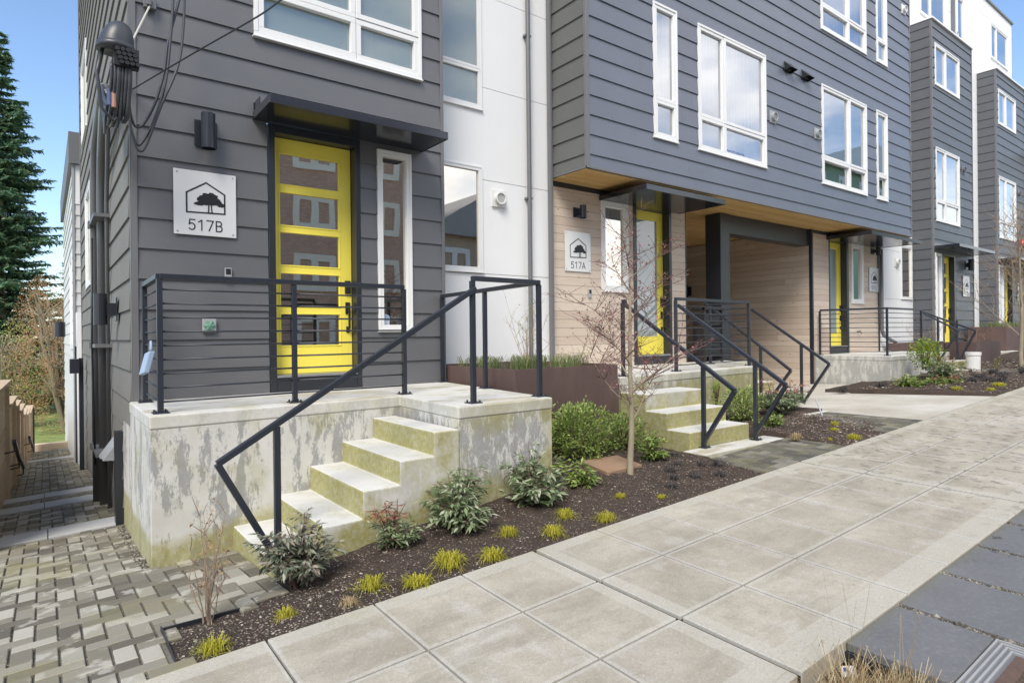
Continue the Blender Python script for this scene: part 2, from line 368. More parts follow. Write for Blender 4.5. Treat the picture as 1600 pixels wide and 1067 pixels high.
# ---------------------------------------------------------------- wall pieces
def boards(mb,T,u0,u1,z0,z1,pitch,phase,openings,style='lap',th=.018,joints=True,seed=1,cut=None):
    r=random.Random(seed); k=math.floor((z0-phase)/pitch)
    while phase+k*pitch<z1-1e-4:
        a=max(z0,phase+k*pitch); b=min(z1,phase+(k+1)*pitch); zt=phase+(k+1)*pitch; k+=1
        if b-a<.004: continue
        cuts=sorted({a,b,*[z for o in openings for z in (o[2],o[3]) if a+1e-4<z<b-1e-4]})
        js=[]
        if joints:
            x=u0+r.uniform(.5,3.6)
            while x<u1-.4: js.append(x); x+=3.66
        for za,zb in zip(cuts,cuts[1:]):
            segs=[(u0,u1)]
            for o in openings:
                if o[2]<zb-1e-4 and o[3]>za+1e-4:
                    ns=[]
                    for s0,s1 in segs:
                        if o[1]<=s0 or o[0]>=s1: ns.append((s0,s1))
                        else:
                            if o[0]>s0: ns.append((s0,o[0]))
                            if o[1]<s1: ns.append((o[1],s1))
                    segs=ns
            for s0,s1 in segs:
                pts=[s0]+[j for j in js if s0+.05<j<s1-.05]+[s1]
                for p,q in zip(pts,pts[1:]):
                    p2=p+(.0012 if p!=s0 else 0); q2=q-(.0012 if q!=s1 else 0)
                    if style=='lap':
                        dd=lambda z:.004+th*max(0,(zt-z))/pitch
                        zA=za; zB=zb
                        A=[(p2,dd(zA),zA),(q2,dd(zA),zA),(q2,dd(zB),zB),(p2,dd(zB),zB),(p2,-.012,zA),(q2,-.012,zA),(q2,-.012,zB),(p2,-.012,zB)]
                    else:
                        g=.0022; zA=za+(g if abs(za-a)<1e-6 else 0); zB=zb-(g if abs(zb-b)<1e-6 else 0); d=th*.9+r.uniform(0,.0015)
                        A=[(p2,d,zA),(q2,d,zA),(q2,d,zB),(p2,d,zB),(p2,-.012,zA),(q2,-.012,zA),(q2,-.012,zB),(p2,-.012,zB)]
                    mb.add([T(*v) for v in A],[(0,1,2,3),(4,7,6,5),(0,4,5,1),(3,2,6,7),(0,3,7,4),(1,5,6,2)])
    return mb
def window(house,T,u0,u1,z0,z1,mull=None,trans=None,glass='glass_clear',inside=('room_pale',.9),curtain=None,fw=.055,proud=.03,frame='vinyl_white',sash=True):
    w=MB()
    def ring(a,b,c,d,f,d0,d1):
        w.box(a,b,d0,d1,c,c+f,T); w.box(a,b,d0,d1,d-f,d,T); w.box(a,a+f,d0,d1,c+f,d-f,T); w.box(b-f,b,d0,d1,c+f,d-f,T)
    ring(u0,u1,z0,z1,fw*.55,-.06,proud)
    us=[u0+fw*.55]+([m for m in (mull or [])])+[u1-fw*.55]
    zs=[z0+fw*.55]+([t for t in (trans or [])])+[z1-fw*.55]
    for i in range(len(us)-1):
        for j in range(len(zs)-1):
            a=us[i]+(.004 if i else 0); b=us[i+1]-(.004 if i<len(us)-2 else 0); c=zs[j]+(.004 if j else 0); d=zs[j+1]-(.004 if j<len(zs)-2 else 0)
            ring(a,b,c,d,fw*.75,-.05,proud-.012 if (i+j)%2 else proud-.006)
    for m in (mull or []): w.box(m-.004,m+.004,-.055,proud-.02,z0+fw*.55,z1-fw*.55,T)
    for t in (trans or []): w.box(us[0],us[-1],-.055,proud-.021,t-.004,t+.004,T)
    w.box(u0-.012,u1+.012,0,proud+.012,z0-.016,z0-.0005,T)
    fo=w.build('window',frame,house,bevel=.003,seg=1)
    g=MB(); g.add([T(u0+.03,-.018,z0+.03),T(u1-.03,-.018,z0+.03),T(u1-.03,-.018,z1-.03),T(u0+.03,-.018,z1-.03)],[(0,1,2,3)])
    g.build('pane',glass,fo)
    if inside:
        D=inside[1]; r=MB(); e=.0
        q_=.3 if D>.65 else .02; P=[T(u0-e,-.06,z0-e),T(u1+e,-.06,z0-e),T(u1+e,-.06,z1+e),T(u0-e,-.06,z1+e),T(u0-q_,-D,z0-q_),T(u1+q_,-D,z0-q_),T(u1+q_,-D,z1+q_),T(u0-q_,-D,z1+q_)]
        r.add(P,[(4,5,6,7),(0,1,5,4),(1,2,6,5),(2,3,7,6),(3,0,4,7)])
        r.build('room_lining',inside[0],fo)
    if curtain:
        mat,cu0,cu1,cz0,cz1=curtain; c=MB(); n=int((cu1-cu0)/.02)+2; vs=[];fs=[]
        for i in range(n):
            u=cu0+(cu1-cu0)*i/(n-1); dd=-.11-.018*math.sin(u*62+math.sin(u*9)*2)
            if mat=='blind_teal': dd=-.09
            vs+= [T(u,dd,cz0),T(u,dd,cz1)]
        fs=[(2*i,2*i+2,2*i+3,2*i+1) for i in range(n-1)]
        c.add(vs,fs).build('curtain',mat,fo,smooth=True)
        if mat=='blind_teal':
            b=MB(); z=cz0
            while z<cz1: b.box(cu0,cu1,-.085,-.06,z,z+.006,T); z+=.05
            b.build('blind_slats',mat,fo)
    return fo
def vent_round(house,T,u,z,mat='plastic_grey',s=.11):
    v=MB(); v.box(u-s,u+s,0,.03,z-s,z+s,T)
    N=20; rr=s*.74
    def ringpts(r,d): return [T(u+r*math.cos(2*math.pi*k/N),d,z+r*math.sin(2*math.pi*k/N)) for k in range(N)]
    a=ringpts(rr,.028);b=ringpts(rr,.085);c=ringpts(rr*.82,.085);d=ringpts(rr*.82,.05)
    v.add(a+b+c+d,[(i+o*N,(i+1)%N+o*N,(i+1)%N+(o+1)*N,i+(o+1)*N) for o in range(3) for i in range(N)])
    ob=v.build('vent',mat,house,smooth=False)
    l=MB()
    for k in range(-4,5):
        zz=z+k*rr*.17; hw=math.sqrt(max(.0001,(rr*.8)**2-(k*rr*.17)**2)); l.box(u-hw,u+hw,.05,.07,zz-.0035,zz+.0035,T)
    l.build('vent_louvre',mat,ob)
    return ob
def hood(house,T,u,z):
    v=MB(); w=.13
    A=[T(u-w,0,z+.12),T(u+w,0,z+.12),T(u+w,.15,z-.05),T(u-w,.15,z-.05),T(u-w,0,z-.08),T(u+w,0,z-.08)]
    v.add(A,[(0,1,2,3),(0,3,4),(1,5,2),(0,4,5,1)]); v.box(u-w-.03,u+w+.03,0,.008,z-.12,z+.15,T)
    v.build('vent_hood','black_rubber',house)
def canopy(house,x0,x1,yf,yb,z):
    c=MB(); c.box(x0,x1,yf,yb,z,z+.012); c.box(x0-.006,x1+.006,yf-.008,yf,z-.006,z+.075); c.box(x0-.008,x0,yf,yb,z-.006,z+.075); c.box(x1,x1+.008,yf,yb,z-.006,z+.075)
    c.box(x0,x1,yb-.02,yb+.0,z+.012,z+.17); c.box(x0,x1,yf,yf+.05,z+.07,z+.075)
    for k in range(5):
        x=x0+.05+(x1-x0-.1)*k/4; c.box(x-.006,x+.006,yf+.05,yb-.02,z+.013,z+.07)
    return c.build('canopy','canopy_metal',house,bevel=.002,seg=1)
def door(house,x0,x1,z0,z1,y,panes,glassmat,yw,jx0,jx1,jz0,jz1,hside=1,bell=False,lining='room_dark'):
    # slab
    d=MB(); g=MB(); px0,px1=panes[0][0],panes[0][1]
    d.box(x0,px0,y,y+.045,z0,z1); d.box(px1,x1,y,y+.045,z0,z1)
    zz=sorted([(p[2],p[3]) for p in panes]); cur=z0
    for a,b in zz: d.box(px0,px1,y,y+.045,cur,a); cur=b
    d.box(px0,px1,y,y+.045,cur,z1)
    for a,b in zz:      # glazing beads
        f=.014; d.box(px0,px1,y-.006,y+.0,a-f,a); d.box(px0,px1,y-.006,y,b,b+f); d.box(px0-f,px0,y-.006,y,a-f,b+f); d.box(px1,px1+f,y-.006,y,a-f,b+f)
        g.add([(px0,y+.02,a),(px1,y+.02,a),(px1,y+.02,b),(px0,y+.02,b)],[(0,1,2,3)])
    do=d.build('door','door_yellow',house,bevel=.002,seg=1); g.build('pane',glassmat,do)
    r=MB(); r.box(x0,x1,y+.05,y+.7,z0,z0+.01); r.box(x0,x1,y+.7,y+.72,z0,z1); r.box(x0-.02,x0,y+.05,y+.72,z0,z1); r.box(x1,x1+.02,y+.05,y+.72,z0,z1); r.box(x0,x1,y+.05,y+.72,z1,z1+.01)
    r.build('hallway_lining',lining,do)
    hx=(x1-.05) if hside>0 else (x0+.05)
    k=MB(); k.box(hx-.032,hx+.032,y-.028,y-.0,.475,.62); k.build('keypad_lock','black_rubber',do,bevel=.006)
    h=MB(); h.box(hx-.027,hx+.027,y-.012,y-.0,.25,.38); h.box(hx-.012,hx+.012,y-.05,y-.012,.325,.345);h.box(hx-.012,hx+.012,y-.06,y-.045,.08,.345); h.box(hx-.012,hx+.012,y-.05,y-.0,.08,.1); h.box(hx-.02,hx+.02,y-.01,y-.0,.04,.11)
    h.build('handle','black_rubber',do,bevel=.004)
    j=MB(); P=.016
    j.box(jx0,x0-.004,yw-P,y+.06,jz0,jz1); j.box(x1+.004,jx1,yw-P,y+.06,jz0,jz1); j.box(x0-.004,x1+.004,yw-P,y+.06,z1+.004,jz1); j.box(x0-.004,x1+.004,yw-P*.6,y+.06,jz0,z0-.03)
    j.build('door_frame','dark_metal',house,bevel=.003,seg=1)
    t=MB(); t.box(x0-.003,x1+.003,yw-.02,y+.05,z0-.029,z0-.004); t.build('threshold','galv',house)
    return do
LP=.2784
# ================================================================= HOUSE B (dark townhouse by the alley) with its white link wall
hB=thing('townhouse',(2.3,6.5,-.57),'dark grey lap-sided townhouse with a five-pane yellow door, beside the alley','townhouse')
T=F(6.5)
opB=[(1.82,2.82,-.60,2.18),(3.02,3.45,.06,2.12),(1.70,3.60,3.03,5.1)]
mb=MB(); boards(mb,T,.68,3.86,-.575,7.6,LP,.822-8*LP,opB,joints=False,seed=3)
mb.build('front_siding','grey_siding',hB)
mb=MB(); mb.box(.632,.68,6.474,6.53,-.80,7.6); mb.box(.624,.632,6.482,6.53,-.80,7.6); mb.box(3.86,3.90,6.474,6.53,-.57,7.6); mb.box(3.898,3.903,6.53,7.0,-.57,7.6)
mb.build('corner_trim','trim_grey',hB,bevel=.002,seg=1)
T2=L(.632)
# alley side siding, its foot follows the path down
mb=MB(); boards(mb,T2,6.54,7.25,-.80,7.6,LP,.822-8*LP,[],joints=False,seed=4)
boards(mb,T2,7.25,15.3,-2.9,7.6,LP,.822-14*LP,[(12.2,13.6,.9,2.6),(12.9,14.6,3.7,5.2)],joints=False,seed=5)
mb.build('side_siding','sidelit_siding',hB)
mb=MB(); mb.box(.645,.70,6.5,15.3,-3.2,7.6); mb.box(.62,.645,6.52,7.3,-2.1,-.80); mb.build('foundation','concrete_plinth',hB)
mb=MB(); mb.box(.60,3.95,6.46,15.4,7.6,7.72); mb.build('roof','roof_membrane',hB)
mb=MB(); mb.box(.60,.632,15.28,15.36,-3.0,7.6); mb.build('end_trim','trim_grey',hB)
window(hB,T2,12.2,13.6,.9,2.6,fw=.07,glass='glass_clear',inside=('room_dark',.3))
window(hB,T2,12.9,14.6,3.7,5.2,fw=.07,glass='glass_clear',inside=('room_dark',.3))
window(hB,T,1.70,3.60,3.03,5.1,mull=[2.78],trans=[3.52],glass='glass_pale',inside=('room_pale',1.6),fw=.075,proud=.045)
window(hB,T,3.02,3.45,.06,2.12,glass='glass_clear',inside=('room_pale',1.1),fw=.05,proud=.04)
door(hB,1.90,2.76,-.39,2.09,6.62,[(1.98,2.62,-.09,.24),(1.98,2.62,.33,.67),(1.98,2.62,.76,1.10),(1.98,2.62,1.18,1.52),(1.98,2.62,1.61,1.93)],'glass_clear',6.5,1.83,2.82,-.565,2.175)
canopy(hB,1.69,3.60,5.9,6.5,2.185)
mb=MB(); mb.box(1.70,1.71,6.30,6.5,2.19,2.36); mb.build('canopy_bracket','canopy_metal',hB)
# white link wall B
T=F(7.0)
def white_wall(h,x0,x1,z0,z1,ops,zlines,xl=None,name='white_wall'):
    zz=[z0]+[z for z in zlines if z0<z<z1]+[z1]; xx=[x0]+[x for x in (xl or []) if x0<x<x1]+[x1]; m=MB()
    for a,b in zip(zz,zz[1:]):
        for p,q in zip(xx,xx[1:]):
            g=.004; A=(p+(g if p!=x0 else 0),q-(g if q!=x1 else 0),a+(g if a!=z0 else 0),b-(g if b!=z1 else 0))
            cz=sorted({A[2],A[3],*[z for o in ops for z in (o[2],o[3]) if A[2]<z<A[3]]})
            for c,d in zip(cz,cz[1:]):
                segs=[(A[0],A[1])]
                for o in ops:
                    if o[2]<d-1e-4 and o[3]>c+1e-4:
                        ns=[]
                        for s0,s1 in segs:
                            if o[1]<=s0 or o[0]>=s1: ns.append((s0,s1)); continue
                            if o[0]>s0: ns.append((s0,o[0]))
                            if o[1]<s1: ns.append((o[1],s1))
                        segs=ns
                for s0,s1 in segs: m.box(s0,s1,-.02,.0,c,d,T)
    m.build(name,'white_panel',h)
    k=MB(); cz=sorted({z0,z1,*[z for o in ops for z in (o[2],o[3])]}); 
    for c,d in zip(cz,cz[1:]):
        segs=[(x0,x1)]
        for o in ops:
            if o[2]<d-1e-4 and o[3]>c+1e-4:
                ns=[]
                for s0,s1 in segs:
                    if o[1]<=s0 or o[0]>=s1: ns.append((s0,s1)); continue
                    if o[0]>s0: ns.append((s0,o[0]))
                    if o[1]<s1: ns.append((o[1],s1))
                segs=ns
        for s0,s1 in segs: k.box(s0,s1,-.05,-.02,c,d,T)
    k.build('panel_backing','plastic_grey',h)
opW=[(4.0,4.82,.86,2.31),(4.0,4.83,3.09,5.2)]
white_wall(hB,3.905,6.04,-1.3,7.6,opW,[.84,2.137,3.413,4.69])
window(hB,T,4.0,4.82,.86,2.31,glass='glass_clear',inside=('room_dark',1.0),fw=.05,proud=.02)
window(hB,T,4.0,4.83,3.09,5.2,trans=[3.64],glass='glass_pale',inside=('room_pale',1.0),fw=.05,proud=.02)
vent_round(hB,T,5.09,1.90,'plastic_white',.115)
mb=MB(); mb.tube([(5.61,6.94,-.9),(5.61,6.94,7.6)],.033,12); 
for z in (1.95,4.3): mb.box(5.56,5.66,6.925,7.0,z,z+.03)
mb.build('downspout','pipe_grey',hB,smooth=False)
mb=MB(); mb.box(5.985,6.035,6.90,6.98,-.95,7.6); mb.build('downspout','pipe_grey',hB,bevel=.012)
# ================================================================= CENTRE BLOCK (517A / 511C with the carport)
hC=thing('townhouse',(11.6,7.0,-1.2),'wide blue-grey townhouse block overhanging a pinkish timber ground floor and carport','townhouse')
T=F(6.22); X0,X1,ZS=6.06,17.25,2.317
opC=[]
def cw(u0,u1,z0,z1,m,t,cur=None,gl='glass_sky'):
    opC.append((u0,u1,z0,z1)); return (u0,u1,z0,z1,m,t,cur,gl)
W=[cw(7.48,8.06,3.01,5.10,None,[3.60],('curtain_white',7.5,8.04,3.02,5.08)),cw(8.60,10.64,3.01,5.09,[9.33],[3.57],('curtain_white',8.62,10.62,3.02,5.08)),
   cw(12.73,14.78,3.03,5.07,[13.95],[3.57]),cw(15.29,15.87,3.03,5.08,None,[3.6]),
   cw(12.73,14.80,6.20,8.27,[13.95],[6.72],('curtain_white',13.2,14.7,6.22,8.2)),cw(15.33,15.9,6.2,8.28,None,[6.74],('curtain_white',15.35,15.88,6.22,8.2)),cw(8.60,10.64,6.2,8.27,[9.33],[6.72])]
mb=MB(); boards(mb,T,6.11,17.22,ZS+.03,9.6,LP,2.518-LP,opC,seed=11); mb.build('front_siding','skytint_siding',hC)
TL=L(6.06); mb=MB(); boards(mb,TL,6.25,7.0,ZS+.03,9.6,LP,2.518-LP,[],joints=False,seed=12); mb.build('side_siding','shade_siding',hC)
mb=MB(); mb.box(6.045,6.11,6.196,6.25,ZS,9.6); mb.box(17.22,17.25,6.196,6.25,ZS,9.6); mb.box(6.045,17.25,6.20,6.222,ZS,ZS+.03); mb.box(17.23,17.25,6.25,7.0,ZS,9.6); mb.box(6.045,6.06,6.25,7.0,ZS,ZS+.03)
mb.build('corner_trim','trim_grey',hC,bevel=.002,seg=1)
mb=MB(); mb.box(6.0,17.3,6.15,12,9.6,9.75); mb.build('roof','roof_membrane',hC)
for (a,b,c,d,m,t,cu,gl) in W: window(hC,T,a,b,c,d,mull=m,trans=t,glass=gl,inside=('room_pale',1.2),curtain=cu,fw=.07,proud=.035)
vent_round(hC,T,10.87,4.0); vent_round(hC,T,12.53,4.0); vent_round(hC,T,16.87,7.86,'plastic_white')
hood(hC,T,11.43,5.06); hood(hC,T,12.08,5.06)
# sticker in the window
tx=bpy.data.curves.new('window_lettering','FONT'); tx.body='OCCUPIED'; tx.size=.17; tx.extrude=.001; tx.align_x='LEFT'; tx.materials.append(MATS['blue_band'])
to=bpy.data.objects.new('window_lettering',tx); col.objects.link(to)
# soffit boards
mb=MB(); y=6.225; k=0
while y<13.9:
    x=X0+.0
    y2=min(y+.095,13.95); r_=random.Random(k); xs=[6.062]; xx=6.06+r_.uniform(.8,3)
    while xx<17.2: xs.append(xx); xx+=3.2
    xs.append(17.23)
    for p,q in zip(xs,xs[1:]):
        if y>=6.98:
            if q<9.27: continue
            p=max(p,9.27); q=min(q,13.76)
            if q-p<.02: continue
        mb.box(p+.001,q-.001,y+.0015,y2-.0015,ZS-.018,ZS-.002)
    y=y2; k+=1
mb.build('soffit','wood_gold',hC)
T=F(7.0); BP=.13
opA=[(7.86,8.87,-.56,2.21),(7.10,7.74,.68,2.14)]; opD=[(14.59,15.60,-.56,2.21),(15.72,16.37,.68,2.14)]
mb=MB(); boards(mb,T,6.06,9.25,-.56,2.22,BP,-.56,opA,'wood',seed=21); mb.build('timber_cladding','wood_pink',hC)
mb=MB(); boards(mb,T,13.83,17.24,-1.25,2.22,BP,-1.25,opD,'wood',seed=22); mb.build('timber_cladding','wood_pink',hC)
mb=MB(); boards(mb,L(13.79),7.03,13.9,-1.25,2.29,BP,-1.25,[],'wood',seed=23); mb.build('carport_cladding','wood_pink',hC)
mb=MB(); boards(mb,lambda u,d,z:(9.25+d,u,z),7.03,13.9,-1.25,2.29,BP,-1.25,[],'wood',seed=24)
mb.build('carport_cladding','wood_pink',hC)
mb=MB(); mb.box(13.77,13.83,6.96,7.03,-1.24,2.30); mb.build('corner_post','dark_metal',hC)
mb=MB(); mb.box(6.06,9.27,6.985,7.02,2.22,2.298); mb.box(9.25,9.27,6.975,7.03,-.56,2.298); mb.build('dark_trim','dark_metal',hC)
mb=MB(); mb.box(13.83,17.24,6.985,7.02,2.22,2.298); mb.box(17.2,17.25,6.96,7.0,-1.1,2.2); mb.build('dark_trim','dark_metal',hC)
mb=MB()
mb.box(9.25,13.8,13.9,13.95,-1.4,2.3); mb.build('dark_trim','dark_metal',hC)
mb=MB(); mb.box(6.06,9.25,7.015,7.05,-1.3,2.22) if False else None
mb=MB(); mb.box(13.81,13.86,7.05,13.9,-1.3,2.31); mb.box(9.15,9.22,7.05,13.9,-1.3,2.31); mb.build('carport_sheathing','dark_metal',hC)
mb=MB(); mb.box(9.2,13.85,6.3,14.0,2.32,2.36); mb.box(6.1,17.2,6.3,7.4,2.321,2.361); mb.build('soffit_backing','dark_metal',hC)
mb=MB(); mb.box(10.36,10.66,7.0,7.34,-1.35,2.296); mb.build('carport_column','dark_metal',hC,bevel=.004)
mb=MB(); mb.box(10.66,13.77,7.03,7.32,1.93,2.296); mb.build('carport_beam','dark_metal',hC,bevel=.004)
mb=MB(); mb.box(9.27,13.77,10.6,10.9,1.85,2.296); mb.build('carport_beam','dark_metal',hC,bevel=.004)
mb=MB(); mb.box(10.28,10.74,6.92,7.42,-1.5,-1.17); mb.build('column_footing','concrete_deck',hC,bevel=.01)
window(hC,T,7.10,7.74,.68,2.14,glass='glass_clear',inside=('room_pale',.8),curtain=('curtain_grey',7.12,7.45,.7,2.1),fw=.075,proud=.035)
window(hC,T,15.72,16.37,.68,2.14,glass='glass_clear',inside=('room_pale',.8),curtain=('curtain_grey',15.75,16.35,.7,2.1),fw=.075,proud=.035)
door(hC,7.96,8.80,-.37,2.12,7.13,[(8.08,8.66,-.06,1.97)],'glass_frost',7.0,7.87,8.87,-.54,2.205)
door(hC,14.67,15.49,-.35,2.12,7.13,[(14.80,15.31,-.06,1.97)],'glass_frost',7.0,14.60,15.60,-.54,2.205)
canopy(hC,7.08,9.05,6.02,6.99,2.125); canopy(hC,14.5,17.22,6.0,6.99,2.125)
mb=MB(); mb.tube([(17.22,6.9,2.1),(17.22,6.9,.02),(17.26,6.88,-.12),(17.5,6.8,-.25),(17.62,6.75,-.3),(17.66,6.74,-.5)],.045,12); mb.build('downspout','pipe_grey',hC,smooth=True)
# ================================================================= FAR HOUSES D and E with white upper block
def far_house(name,x0,label,right_end,num):
    h=thing('townhouse',(x0+1.6,6.5,-.8),label,'townhouse')
    x1=x0+3.2; T=F(6.5); ZT=8.56; dx=x0-19.5
    ops=[(19.72+dx,21.62+dx,6.8,7.97),(19.72+dx,21.55+dx,3.03,5.08),(19.6+dx,20.07+dx,-.3,2.13),(20.2+dx,21.2+dx,-.56,2.17)]
    m=MB(); boards(m,T,x0+.04,x1-.04,-.8,ZT,LP,2.518-14*LP,ops,seed=int(x0)); m.build('front_siding','charcoal_siding',h)
    m=MB(); boards(m,L(x0),6.53,7.0,-.8,ZT,LP,2.518-14*LP,[],joints=False,seed=int(x0)+1); m.build('side_siding','charcoal_siding',h)
    m=MB(); m.box(x0-.008,x0+.04,6.474,6.53,-.8,ZT); m.box(x1-.04,x1,6.474,6.53,-.8,ZT); m.box(x1-.004,x1,6.53,7.0,-.8,ZT); m.build('corner_trim','trim_grey',h)
    m=MB(); m.box(x0-.03,x1+.03,6.44,7.0,ZT,ZT+.05); m.build('roof','vinyl_white',h)
    window(h,T,*ops[0],mull=[20.55+dx],glass='glass_sky',inside=('room_pale',.6),fw=.07,proud=.03)
    window(h,T,*ops[1],mull=[20.45+dx],trans=[3.6],glass='glass_sky',inside=('room_dark',.6),fw=.07,proud=.03)
    window(h,T,*ops[2],glass='glass_sky',inside=('room_pale',.6),curtain=('curtain_white',19.63+dx,20.04+dx,-.28,2.1),fw=.06,proud=.035)
    door(h,20.27+dx,21.05+dx,-.37,2.09,6.62,[(20.37+dx,20.93+dx,a,b) for a,b in ((-.09,.24),(.33,.67),(.76,1.10),(1.18,1.52),(1.61,1.93))],'glass_clear',6.5,20.2+dx,21.2+dx,-.56,2.165)
    canopy(h,19.55+dx,22.5+dx,5.9,6.5,2.24)
    vent_round(h,T,21.85+dx,4.75,'pipe_grey',.12)
    m=MB(); m.box(x0+.1,x1-.1,6.46,6.50,-1.3,-.8) ; m.build('foundation','concrete_plinth',h)
    # white link on the left of the module
    return h
hD=far_house('D',19.5,'dark grey narrow townhouse with yellow door, first beyond the white wall past the carport',22.7,'511B')
hE=far_house('E',25.0,'farthest dark grey narrow townhouse, with a red alarm bell on its front',28.2,'511A')
T=F(7.0)
opX=[(18.69,19.43,.86,2.33),(19.5-.6,19.45,3.05,5.1)]
white_wall(hD,17.26,19.5,-1.2,11.3,[(18.69,19.43,.86,2.33)],[.84,2.137,3.413,4.69,6.0,7.3,8.6,9.9],[18.4])
window(hD,T,18.69,19.43,.86,2.33,glass='glass_clear',inside=None,curtain=('blind_teal',18.72,19.40,.88,2.3),fw=.05,proud=.02)
vent_round(hD,T,18.40,1.84,'plastic_white',.12)
ops=[(20.2,22.2,9.15,10.3)]
white_wall(hD,19.5,22.7,8.6,11.3,ops,[9.9],[21.0],'upper_wall')
window(hD,T,*ops[0],mull=[21.0],glass='glass_sky',inside=('room_pale',.6),fw=.07,proud=.02)
white_wall(hE,22.7,25.0,-1.2,11.3,[(23.2,23.75,8.9,10.6),(23.2,23.7,3.05,5.08),(23.2,23.7,.0,2.2)],[2.5,5.6,7.3,8.6,9.9],[],'white_wall')
window(hE,T,23.2,23.75,8.9,10.6,trans=[9.3],glass='glass_sky',inside=('room_pale',.6),fw=.05,proud=.02)
window(hE,T,23.2,23.7,3.05,5.08,trans=[3.6],glass='glass_pale',inside=('room_pale',.6),fw=.05,proud=.02)
window(hE,T,23.2,23.7,.0,2.2,glass='glass_pale',inside=('room_pale',.6),fw=.05,proud=.02)
ops=[(26.45,28.35,9.5,10.75)]
white_wall(hE,25.0,28.9,8.6,11.35,ops,[9.4,10.8],[27.9],'upper_wall')
window(hE,T,*ops[0],mull=[27.1],glass='glass_sky',inside=('room_pale',.6),fw=.07,proud=.02)
mb=MB(); mb.box(22.66,22.74,6.9,6.98,8.6,11.35); mb.build('downspout','pipe_grey',hD)
vent_round(hE,T,22.98,9.3,'plastic_white',.12)
mb=MB(); mb.box(22.7,28.94,6.95,7.0,11.35,11.42); mb.box(28.90,28.94,7.0,12,2,11.42); mb.build('parapet','trim_grey',hE)
mb=MB(); mb.box(28.2,28.9,7.0,7.05,-1,8.6); mb.build('side_wall','white_panel',hE)
# tan house beyond
hT=thing('house',(31,6.0,-.5),'cream house with a dark eave at the far right edge beyond the last townhouse','house')
mb=MB(); mb.box(29.2,34,6.3,12,-.6,6.3); mb.build('wall','cream_paint',hT)
mb=MB(); mb.box(28.95,34.3,5.9,12,6.3,6.5); mb.box(29.1,29.2,6.2,6.3,-.6,6.3);mb.box(29.2,34,6.25,6.3,2.9,3.2); mb.build('roof','dark_metal',hT)
window(hT,F(6.3),30.2,31.6,3.6,5.2,mull=[30.9],glass='glass_sky',inside=None,fw=.08)
window(hT,F(6.3),30.2,31.6,.6,2.2,mull=[30.9],glass='glass_sky',inside=None,fw=.08)
# ================================================================= building down the alley
hA=thing('townhouse',(1.5,16,-3),'pale grey-white house behind the dark one, down the alley','townhouse')
mb=MB(); boards(mb,F(16.2),.52,.80,-2.9,2.9,.2784,-2.9,[],joints=False,seed=31); boards(mb,L(.52),16.22,24.5,-3.2,3.75,.2784,-3.2,[(16.9,18.2,-.2,1.9)],joints=False,seed=32)
mb.build('siding','white_siding',hA)
mb=MB(); mb.box(.44,3,16.1,24.5,3.75,4.42); mb.build('parapet','trim_grey',hA)
mb=MB(); mb.box(.49,.535,16.165,16.225,-3,3.75); mb.build('corner_trim','plastic_grey',hA)
mb=MB(); boards(mb,F(16.2),.535,.80,2.9,3.75,1.0,2.9,[],joints=False,seed=33); mb.build('upper_panel','white_panel',hA)
window(hA,L(.52),16.9,18.2,-.2,1.9,glass='glass_clear',inside=('room_dark',.3),fw=.08)
mb=MB(); mb.box(.50,.575,15.72,15.86,-3.0,-.15); mb.build('dark_post','dark_metal',hA)
mb=MB(); mb.box(.50,.57,13.9,14.02,-2.9,-.35); mb.build('dark_post','dark_metal',hA)
mb=MB(); mb.box(.36,.50,13.7,13.95,-.62,-.36); mb.build('lamp_box','dark_metal',hA)
mb=MB(); mb.box(.53,.66,15.3,15.95,-3.1,.55); mb.build('end_wall','white_panel',hA)
# ================================================================= opposite side of the street (seen in the window reflections)
hO=thing('brick_building',(6,-14,-2),'red brick apartment building across the street, mirrored in the yellow door panes','building')
mb=MB(); mb.box(-14,14.2,-22,-13,-2.2,9.6); mb.build('wall','red_brick',hO)
mb=MB(); mb.box(-14.3,14.5,-22,-12.7,9.6,10.1); mb.build('roof','vinyl_white',hO)
T=lambda u,d,z:(u,-13+d,z)
for zz in (-.6,2.0,4.6,7.2):
    for x in (-11.6,-8.2,-4.8,-1.4,2.0,5.2,8.2,11.2): window(hO,T,x+.2,x+2.0,zz,zz+1.5,mull=[x+1.1],glass='glass_pale',inside=None,curtain=('curtain_grey',x+.3,x+1.9,zz+.05,zz+1.45),fw=.2,proud=.08,frame='frame_cream')
hM=thing('house',(18,-13,-1),'brown gabled house across the street, mirrored in the white wall window','house')
mb=MB(); mb.box(15.4,24,-22,-13.2,-1.5,5.2); mb.build('wall','tile_red',hM)
mb=MB(); mb.add([(14.8,-12.8,5.1),(19.6,-12.8,8.0),(24.6,-12.8,5.1),(14.8,-22,5.1),(19.6,-22,8.0),(24.6,-22,5.1)],[(0,1,4,3),(1,2,5,4),(0,2,1),(3,4,5)]); mb.build('roof','roof_membrane',hM)
for zz in (-.2,2.9):
    for x in (16.0,18.7,21.4): window(hM,lambda u,d,z:(u,-13.2+d,z),x,x+1.9,zz,zz+1.6,mull=[x+.95],glass='glass_pale',inside=None,curtain=('curtain_grey',x+.1,x+1.8,zz+.05,zz+1.5),fw=.2,proud=.08)
hG=thing('house',(60,-13,0),'pale green gabled house across the street, mirrored in the upper windows','house')
mb=MB(); mb.box(50,74,-24,-13,-1,14.2); mb.build('wall','house_green',hG)
mb=MB(); mb.add([(49.4,-12.5,14),(62,-12.5,17.5),(74.6,-12.5,14),(49.4,-24,14),(62,-24,17.5),(74.6,-24,14)],[(0,1,4,3),(1,2,5,4),(0,2,1),(3,4,5)]); mb.build('roof','vinyl_white',hG)
